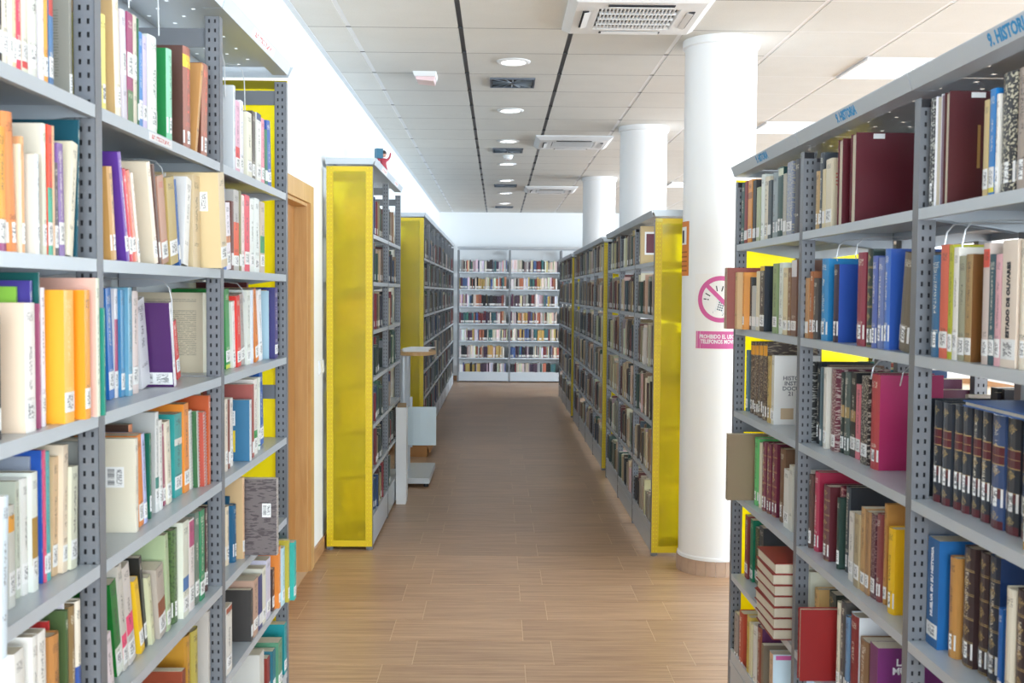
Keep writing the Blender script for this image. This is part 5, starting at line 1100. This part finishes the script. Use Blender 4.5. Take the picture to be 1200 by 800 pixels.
md = bo.modifiers.new('skin', 'SKIN')
for i, sv in enumerate(me.skin_vertices[0].data if me.skin_vertices else []): sv.radius = (RD[i], RD[i])
bo.modifiers.new('sub', 'SUBSURF').levels = 1
MB().lathe([(0, .135), (.016, .14), (.021, .155), (.018, .172), (0, .178)], 16).build('head', flat('toy_skin', 'd8a088', .5), fg, True)
MB().lathe([(.0215, .158), (.02, .172), (.012, .182), (0, .184)], 16).build('hair', flat('toy_hair', '3c2c28', .6), fg, True)
MB().box(-.075, -.028, -.075, -.03, .12, .185).build('blue_block', flat('toy_blue', '38708c', .5), fg)

# ---------------------------------------------------------------- notices on the columns
def col_sheet(name, label, ci, a0, a1, z0, z1, mat, off=.001, parent=None):
    cx, cy, r = COLS[ci]; base = math.atan2(-cy, -cx); q = MB(); n_ = 16; rr = r + off
    def P(a, z, r_): b = base + a; return (r_ * math.cos(b), r_ * math.sin(b), z)
    for k in range(n_):
        a, b = a0 + (a1 - a0) * k / n_, a0 + (a1 - a0) * (k + 1) / n_
        A = [P(a, z0, rr), P(b, z0, rr), P(b, z1, rr), P(a, z1, rr)]; B = [P(a, z0, rr + .0006), P(b, z0, rr + .0006), P(b, z1, rr + .0006), P(a, z1, rr + .0006)]
        q.poly(B); q.poly(A[::-1]); q.poly([A[0], A[1], B[1], B[0]]); q.poly([A[3], B[3], B[2], A[2]])
    o = q.build(name, mat)
    if parent is None: o.location = (cx, cy, 0); tag(o, label, 'notice')
    else: o.parent = parent
    return o
def bend(me, ci, s0, z0, off):
    cx, cy, r = COLS[ci]; base = math.atan2(-cy, -cx)
    for v in me.vertices:
        a = (s0 + v.co.x) / r; rr = r + off + v.co.z; v.co = (rr * math.cos(base + a), rr * math.sin(base + a), z0 + v.co.y)
A0, A1 = R(-37), R(48); PZ0, PZ1 = 1.262, 1.685
ps = col_sheet('notice', 'white and pink no mobile phones notice on the nearest round column', 0, A0, A1, PZ0, PZ1, M_paper)
s_l, s_r = A0 * .2, A1 * .2; sc_ = (s_l + s_r) / 2
q = MB(); ro_, ri_ = .128, .103; n_ = 64
zc = PZ1 - .14
for k in range(n_):
    a, b_ = 2 * math.pi * k / n_, 2 * math.pi * (k + 1) / n_
    q.poly([(ro_ * math.cos(a), ro_ * math.sin(a), 0), (ro_ * math.cos(b_), ro_ * math.sin(b_), 0), (ri_ * math.cos(b_), ri_ * math.sin(b_), 0), (ri_ * math.cos(a), ri_ * math.sin(a), 0)])
me = q.mesh('ring', M_pink); bend(me, 0, sc_, zc, .0022); inst('ring', me, ps)
q = MB(); n_ = 12
for k in range(n_):
    u0, u1 = -.11 + .22 * k / n_, -.11 + .22 * (k + 1) / n_; e = .0115
    def Q(u, w_): return ((u + w_) * .7071, (-u + w_) * .7071, 0)
    q.poly([Q(u0, -e), Q(u1, -e), Q(u1, e), Q(u0, e)])
me = q.mesh('slash', M_pink); bend(me, 0, sc_, zc, .0028); inst('slash', me, ps)
def rot2(pts, a): return [(x * math.cos(a) - y * math.sin(a), x * math.sin(a) + y * math.cos(a), 0) for x, y in pts]
q = MB(); q.poly(rot2([(-.028, -.05), (.028, -.05), (.028, .045), (-.028, .045)], R(-16))); me = q.mesh('phone_outline', flat('phone_slate', '5c7488', .6)); bend(me, 0, sc_ - .002, zc - .035, .0018); inst('phone_outline', me, ps)
q = MB(); q.poly(rot2([(-.023, -.04), (.023, -.04), (.023, .04), (-.023, .04)], R(-16))); me = q.mesh('phone_face', flat('phone_face', 'd8e4f0', .6)); bend(me, 0, sc_ - .0, zc - .033, .0021); inst('phone_face', me, ps)
q = MB()
for i in range(3):
    for j in range(4): q.poly(rot2([(-.014 + .011 * i, -.03 + .013 * j), (-.006 + .011 * i, -.03 + .013 * j), (-.006 + .011 * i, -.022 + .013 * j), (-.014 + .011 * i, -.022 + .013 * j)], R(-16)))
me = q.mesh('phone_keys', flat('phone_slate', '5c7488', .6)); bend(me, 0, sc_, zc - .033, .0024); inst('phone_keys', me, ps)
q = MB()
for a in (100, 75, 50, 150, 172): 
    ca, sa = math.cos(R(a)), math.sin(R(a)); q.poly([(.055 * ca - .003 * sa, .055 * sa + .003 * ca, 0), (.055 * ca + .003 * sa, .055 * sa - .003 * ca, 0), (.085 * ca + .003 * sa, .085 * sa - .003 * ca, 0), (.085 * ca - .003 * sa, .085 * sa + .003 * ca, 0)])
me = q.mesh('ring_marks', M_ink); bend(me, 0, sc_ - .01, zc - .01, .002); inst('ring_marks', me, ps)
q = MB(); n_ = 14; w_ = .276
for k in range(n_):
    a, b_ = -w_ / 2 + w_ * k / n_, -w_ / 2 + w_ * (k + 1) / n_; q.poly([(a, -.048, 0), (b_, -.048, 0), (b_, .048, 0), (a, .048, 0)])
me = q.mesh('pink_band', M_pink); bend(me, 0, sc_, PZ0 + .058, .0018); inst('pink_band', me, ps)
me = text_mesh('PROHIBIDO EL USO DE\nTELEFONOS MOVILES', .031, M_white_ink, bold=.0010, sx=.72); bend(me, 0, sc_, PZ0 + .062, .0022); lt = inst('lettering', me, ps); lt['label'] = 'white words PROHIBIDO EL USO DE TELEFONOS MOVILES'
op = col_sheet('notice', 'orange printed notice taped high on the edge of the nearest column', 0, R(-100), R(-53), 1.675, 1.98, M_orange)
col_sheet('picture', '', 0, R(-84), R(-60), 1.85, 1.95, M_paper, .0018, op)
col_sheet('dark_figure', '', 0, R(-78), R(-68), 1.86, 1.93, M_ink, .0026, op)
for k in range(5): col_sheet('text_line', '', 0, R(-90), R(-58), 1.70 + .026 * k, 1.708 + .026 * k, flat('brown_print', 'a05c20', .7), .0018, op)

# ---------------------------------------------------------------- on the ceiling
def cassette():
    t = thing('air_conditioner', 'x', 'air conditioner', (0, 0, 0), 0, 'ceiling air conditioners'); a, b_ = .35, .325; z1, z0 = 0, -.035
    q = MB(); g = .2; sl = .045
    q.prism([(-a, -a), (a, -a), (a, a), (-a, a)], 2, -.012, 0)
    # dished face: outer rim sloping down to the face, with a square well for the grille
    def ring(r0, z0_, r1, z1_):
        A = [(-r0, -r0), (r0, -r0), (r0, r0), (-r0, r0)]; B = [(-r1, -r1), (r1, -r1), (r1, r1), (-r1, r1)]
        for k in range(4): q.poly([(*A[k], z0_), (*A[(k + 1) % 4], z0_), (*B[(k + 1) % 4], z1_), (*B[k], z1_)])
    ring(a, -.012, a - .04, -.038); ring(a - .04, -.038, g, -.040); ring(g, -.040, g - .01, -.02); ring(g - .01, -.02, .001, -.02)
    q.build('fascia', M_plast, t)
    for k in range(4):
        o = MB().box(-.16, .16, .245, .275, -.0425, -.038).build('outlet', M_ink, t); o.rotation_euler = (0, 0, k * P2 / 2)
        o2 = MB().prism([(.237, -.044), (.267, -.050), (.267, -.0485), (.237, -.0425)], 0, -.15, .15).build('louver', M_plast, t); o2.rotation_euler = (0, 0, k * P2 / 2)
    MB().box(-.19, .19, -.19, .19, -.024, -.0215).build('filter', M_black, t)
    for k in range(20): MB().box(-.185 + .0185 * k, -.178 + .0185 * k, -.19, .19, -.040, -.026).build('grille_slat', M_plast, t)
    for y in (-.1, 0, .1): MB().box(-.19, .19, y - .005, y + .005, -.041, -.027).build('grille_bar', M_plast, t)
    return t
c0 = cassette()
for i, (x, y) in enumerate(AC):
    c = c0 if i == 0 else copy_tree(c0); c.location = (x, y, ZC)
    c['label'] = ['large white square air conditioner with black grille, nearest on the ceiling', 'white ceiling air conditioner midway down the aisle, second one', 'white ceiling air conditioner farthest down the aisle before the back wall'][i]
M_lampw = emis('downlight_lamp', (1, .98, .94), 4.0)
def downl():
    t = thing('downlight', 'x', 'ceiling light', (0, 0, 0), 0, 'round downlights along the aisle ceiling')
    MB().lathe([(.104, 0), (.104, -.004), (.088, -.012), (.078, -.010), (.07, 0)], 36, cap=False).build('trim_ring', M_plast, t, True)
    MB().lathe([(.0, -.003), (.073, -.003), (.073, -.001)], 32).build('lamp', M_lampw, t)
    MB().tube([(-.035, 0, -.010), (.035, 0, -.010)], .007, 8).build('lamp_holder', M_plastg, t)
    return t
d0 = downl(); NT_ = ['nearest', 'second', 'third', 'fourth', 'fifth', 'sixth', 'farthest']
for i, y in enumerate((6.64, 8.40, 10.09, 11.88, 13.6, 15.34, 17.09)):
    c = d0 if i == 0 else copy_tree(d0); c.location = (.085, y, ZC); c['label'] = f"{NT_[i]} round white downlight in the row along the ceiling"
def vent():
    t = thing('ceiling_vent', 'x', 'vent', (0, 0, 0), 0, 'dark swirl vents along the aisle ceiling'); a = .15
    q = MB(); 
    for x0, x1, y0, y1 in ((-a, a, -a, -a + .012), (-a, a, a - .012, a), (-a, -a + .012, -a + .012, a - .012), (a - .012, a, -a + .012, a - .012)): q.box(x0, x1, y0, y1, -.012, 0)
    q.build('frame', flat('vent_grey', '5c6470', .45, .3), t); MB().box(-a + .012, a - .012, -a + .012, a - .012, -.003, 0).build('back_plate', M_ink, t)
    for k in range(16):
        a_ = 2 * math.pi * k / 16; r1 = min((a - .016) / max(abs(math.cos(a_)), abs(math.sin(a_))), .18)
        o = MB().prism([(-.004, -.004), (.006, -.012), (.007, -.010), (-.003, -.0025)], 0, .03, r1).build('vent_blade', flat('vent_blade_grey', '7c8894', .4, .3), t); o.rotation_euler = (0, 0, a_)
    MB().lathe([(.03, -.003), (.03, -.010), (.012, -.014), (0, -.014)], 16).build('hub', flat('vent_grey', '5c6470', .45, .3), t, True)
    return t
v0 = vent()
for i, y in enumerate((7.285, 10.73, 14.25, 17.8)):
    c = v0 if i == 0 else copy_tree(v0); c.location = (.085, y, ZC); c['label'] = f"{['nearest', 'second', 'third', 'farthest'][i]} square dark swirl vent in the row along the ceiling"
s_ = thing('smoke_detector', 'round white smoke detector on the ceiling between second vent and downlights', 'smoke detector', (.09, 11.15, ZC))
MB().lathe([(.052, 0), (.052, -.012), (.045, -.02), (.045, -.032), (.03, -.045), (0, -.047)], 28).build('body', M_plast, s_, True)
MB().lathe([(.0, -.049), (.006, -.049), (.006, -.046)], 10).build('indicator', M_red, s_)
e_ = thing('emergency_light', 'small tilted white emergency light with pink lens on the ceiling', 'emergency light', (-.485, 7.05, ZC), R(0))
MB().prism([(-.075, 0), (.075, 0), (.07, -.03), (-.065, -.03)], 1, -.10, .10).build('housing', M_plast, e_)
MB().prism([(-.06, -.0305), (.065, -.0305), (.06, -.06), (-.05, -.05)], 1, -.085, .085).build('lens', flat('pinkish_lens', 'f0d4d8', .3), e_)
sp_ = thing('ceiling_sensor', 'tiny grey sensor on the ceiling above the HISTORIA bookcase', 'sensor', (2.12, 4.75, ZC))
MB().box(-.03, .03, -.03, .03, -.03, 0).build('housing', M_plastg, sp_); MB().lathe([(0, -.05), (.014, -.046), (.018, -.03)], 14).build('dome', M_ink, sp_, True)
M_trof = emis('fluorescent_diffuser', (1, .99, .97), 2.2)
def troffer():
    t = thing('ceiling_light', 'x', 'ceiling light', (0, 0, 0), 0, 'square fluorescent ceiling lights'); a = .293
    q = MB()
    for x0, x1, y0, y1 in ((-a, a, -a, -a + .02), (-a, a, a - .02, a), (-a, -a + .02, -a + .02, a - .02), (a - .02, a, -a + .02, a - .02)): q.box(x0, x1, y0, y1, -.012, 0)
    q.build('frame', M_plast, t)
    for x in (-.185, 0, .185): MB().box(x - .085, x + .085, -a + .021, a - .021, -.006, -.001).build('diffuser', M_trof, t)
    for x in (-.0925, .0925): MB().box(x - .0065, x + .0065, -a + .021, a - .021, -.012, 0).build('divider', M_plastg, t)
    return t
t0 = troffer(); first = True
TL = {(0, 1): 'square lit ceiling light panel nearest above the HISTORIA bookcase', (0, 2): 'square lit ceiling light panel beyond, above the low bookcases'}
for i, x in enumerate((2.487, 4.887, 7.287)):
    for j, y in enumerate((4.32, 6.72, 9.12, 11.52, 13.92)):  # panels not named in TL are unseen, added to spread the light
        c = t0 if first else copy_tree(t0); first = False; c.location = (x, y, ZC)
        c['label'] = TL.get((i, j), f"square lit ceiling light panel in {['inner', 'middle', 'outer'][i]} row, {['first', 'second', 'third', 'fourth', 'fifth'][j]} from the near end")
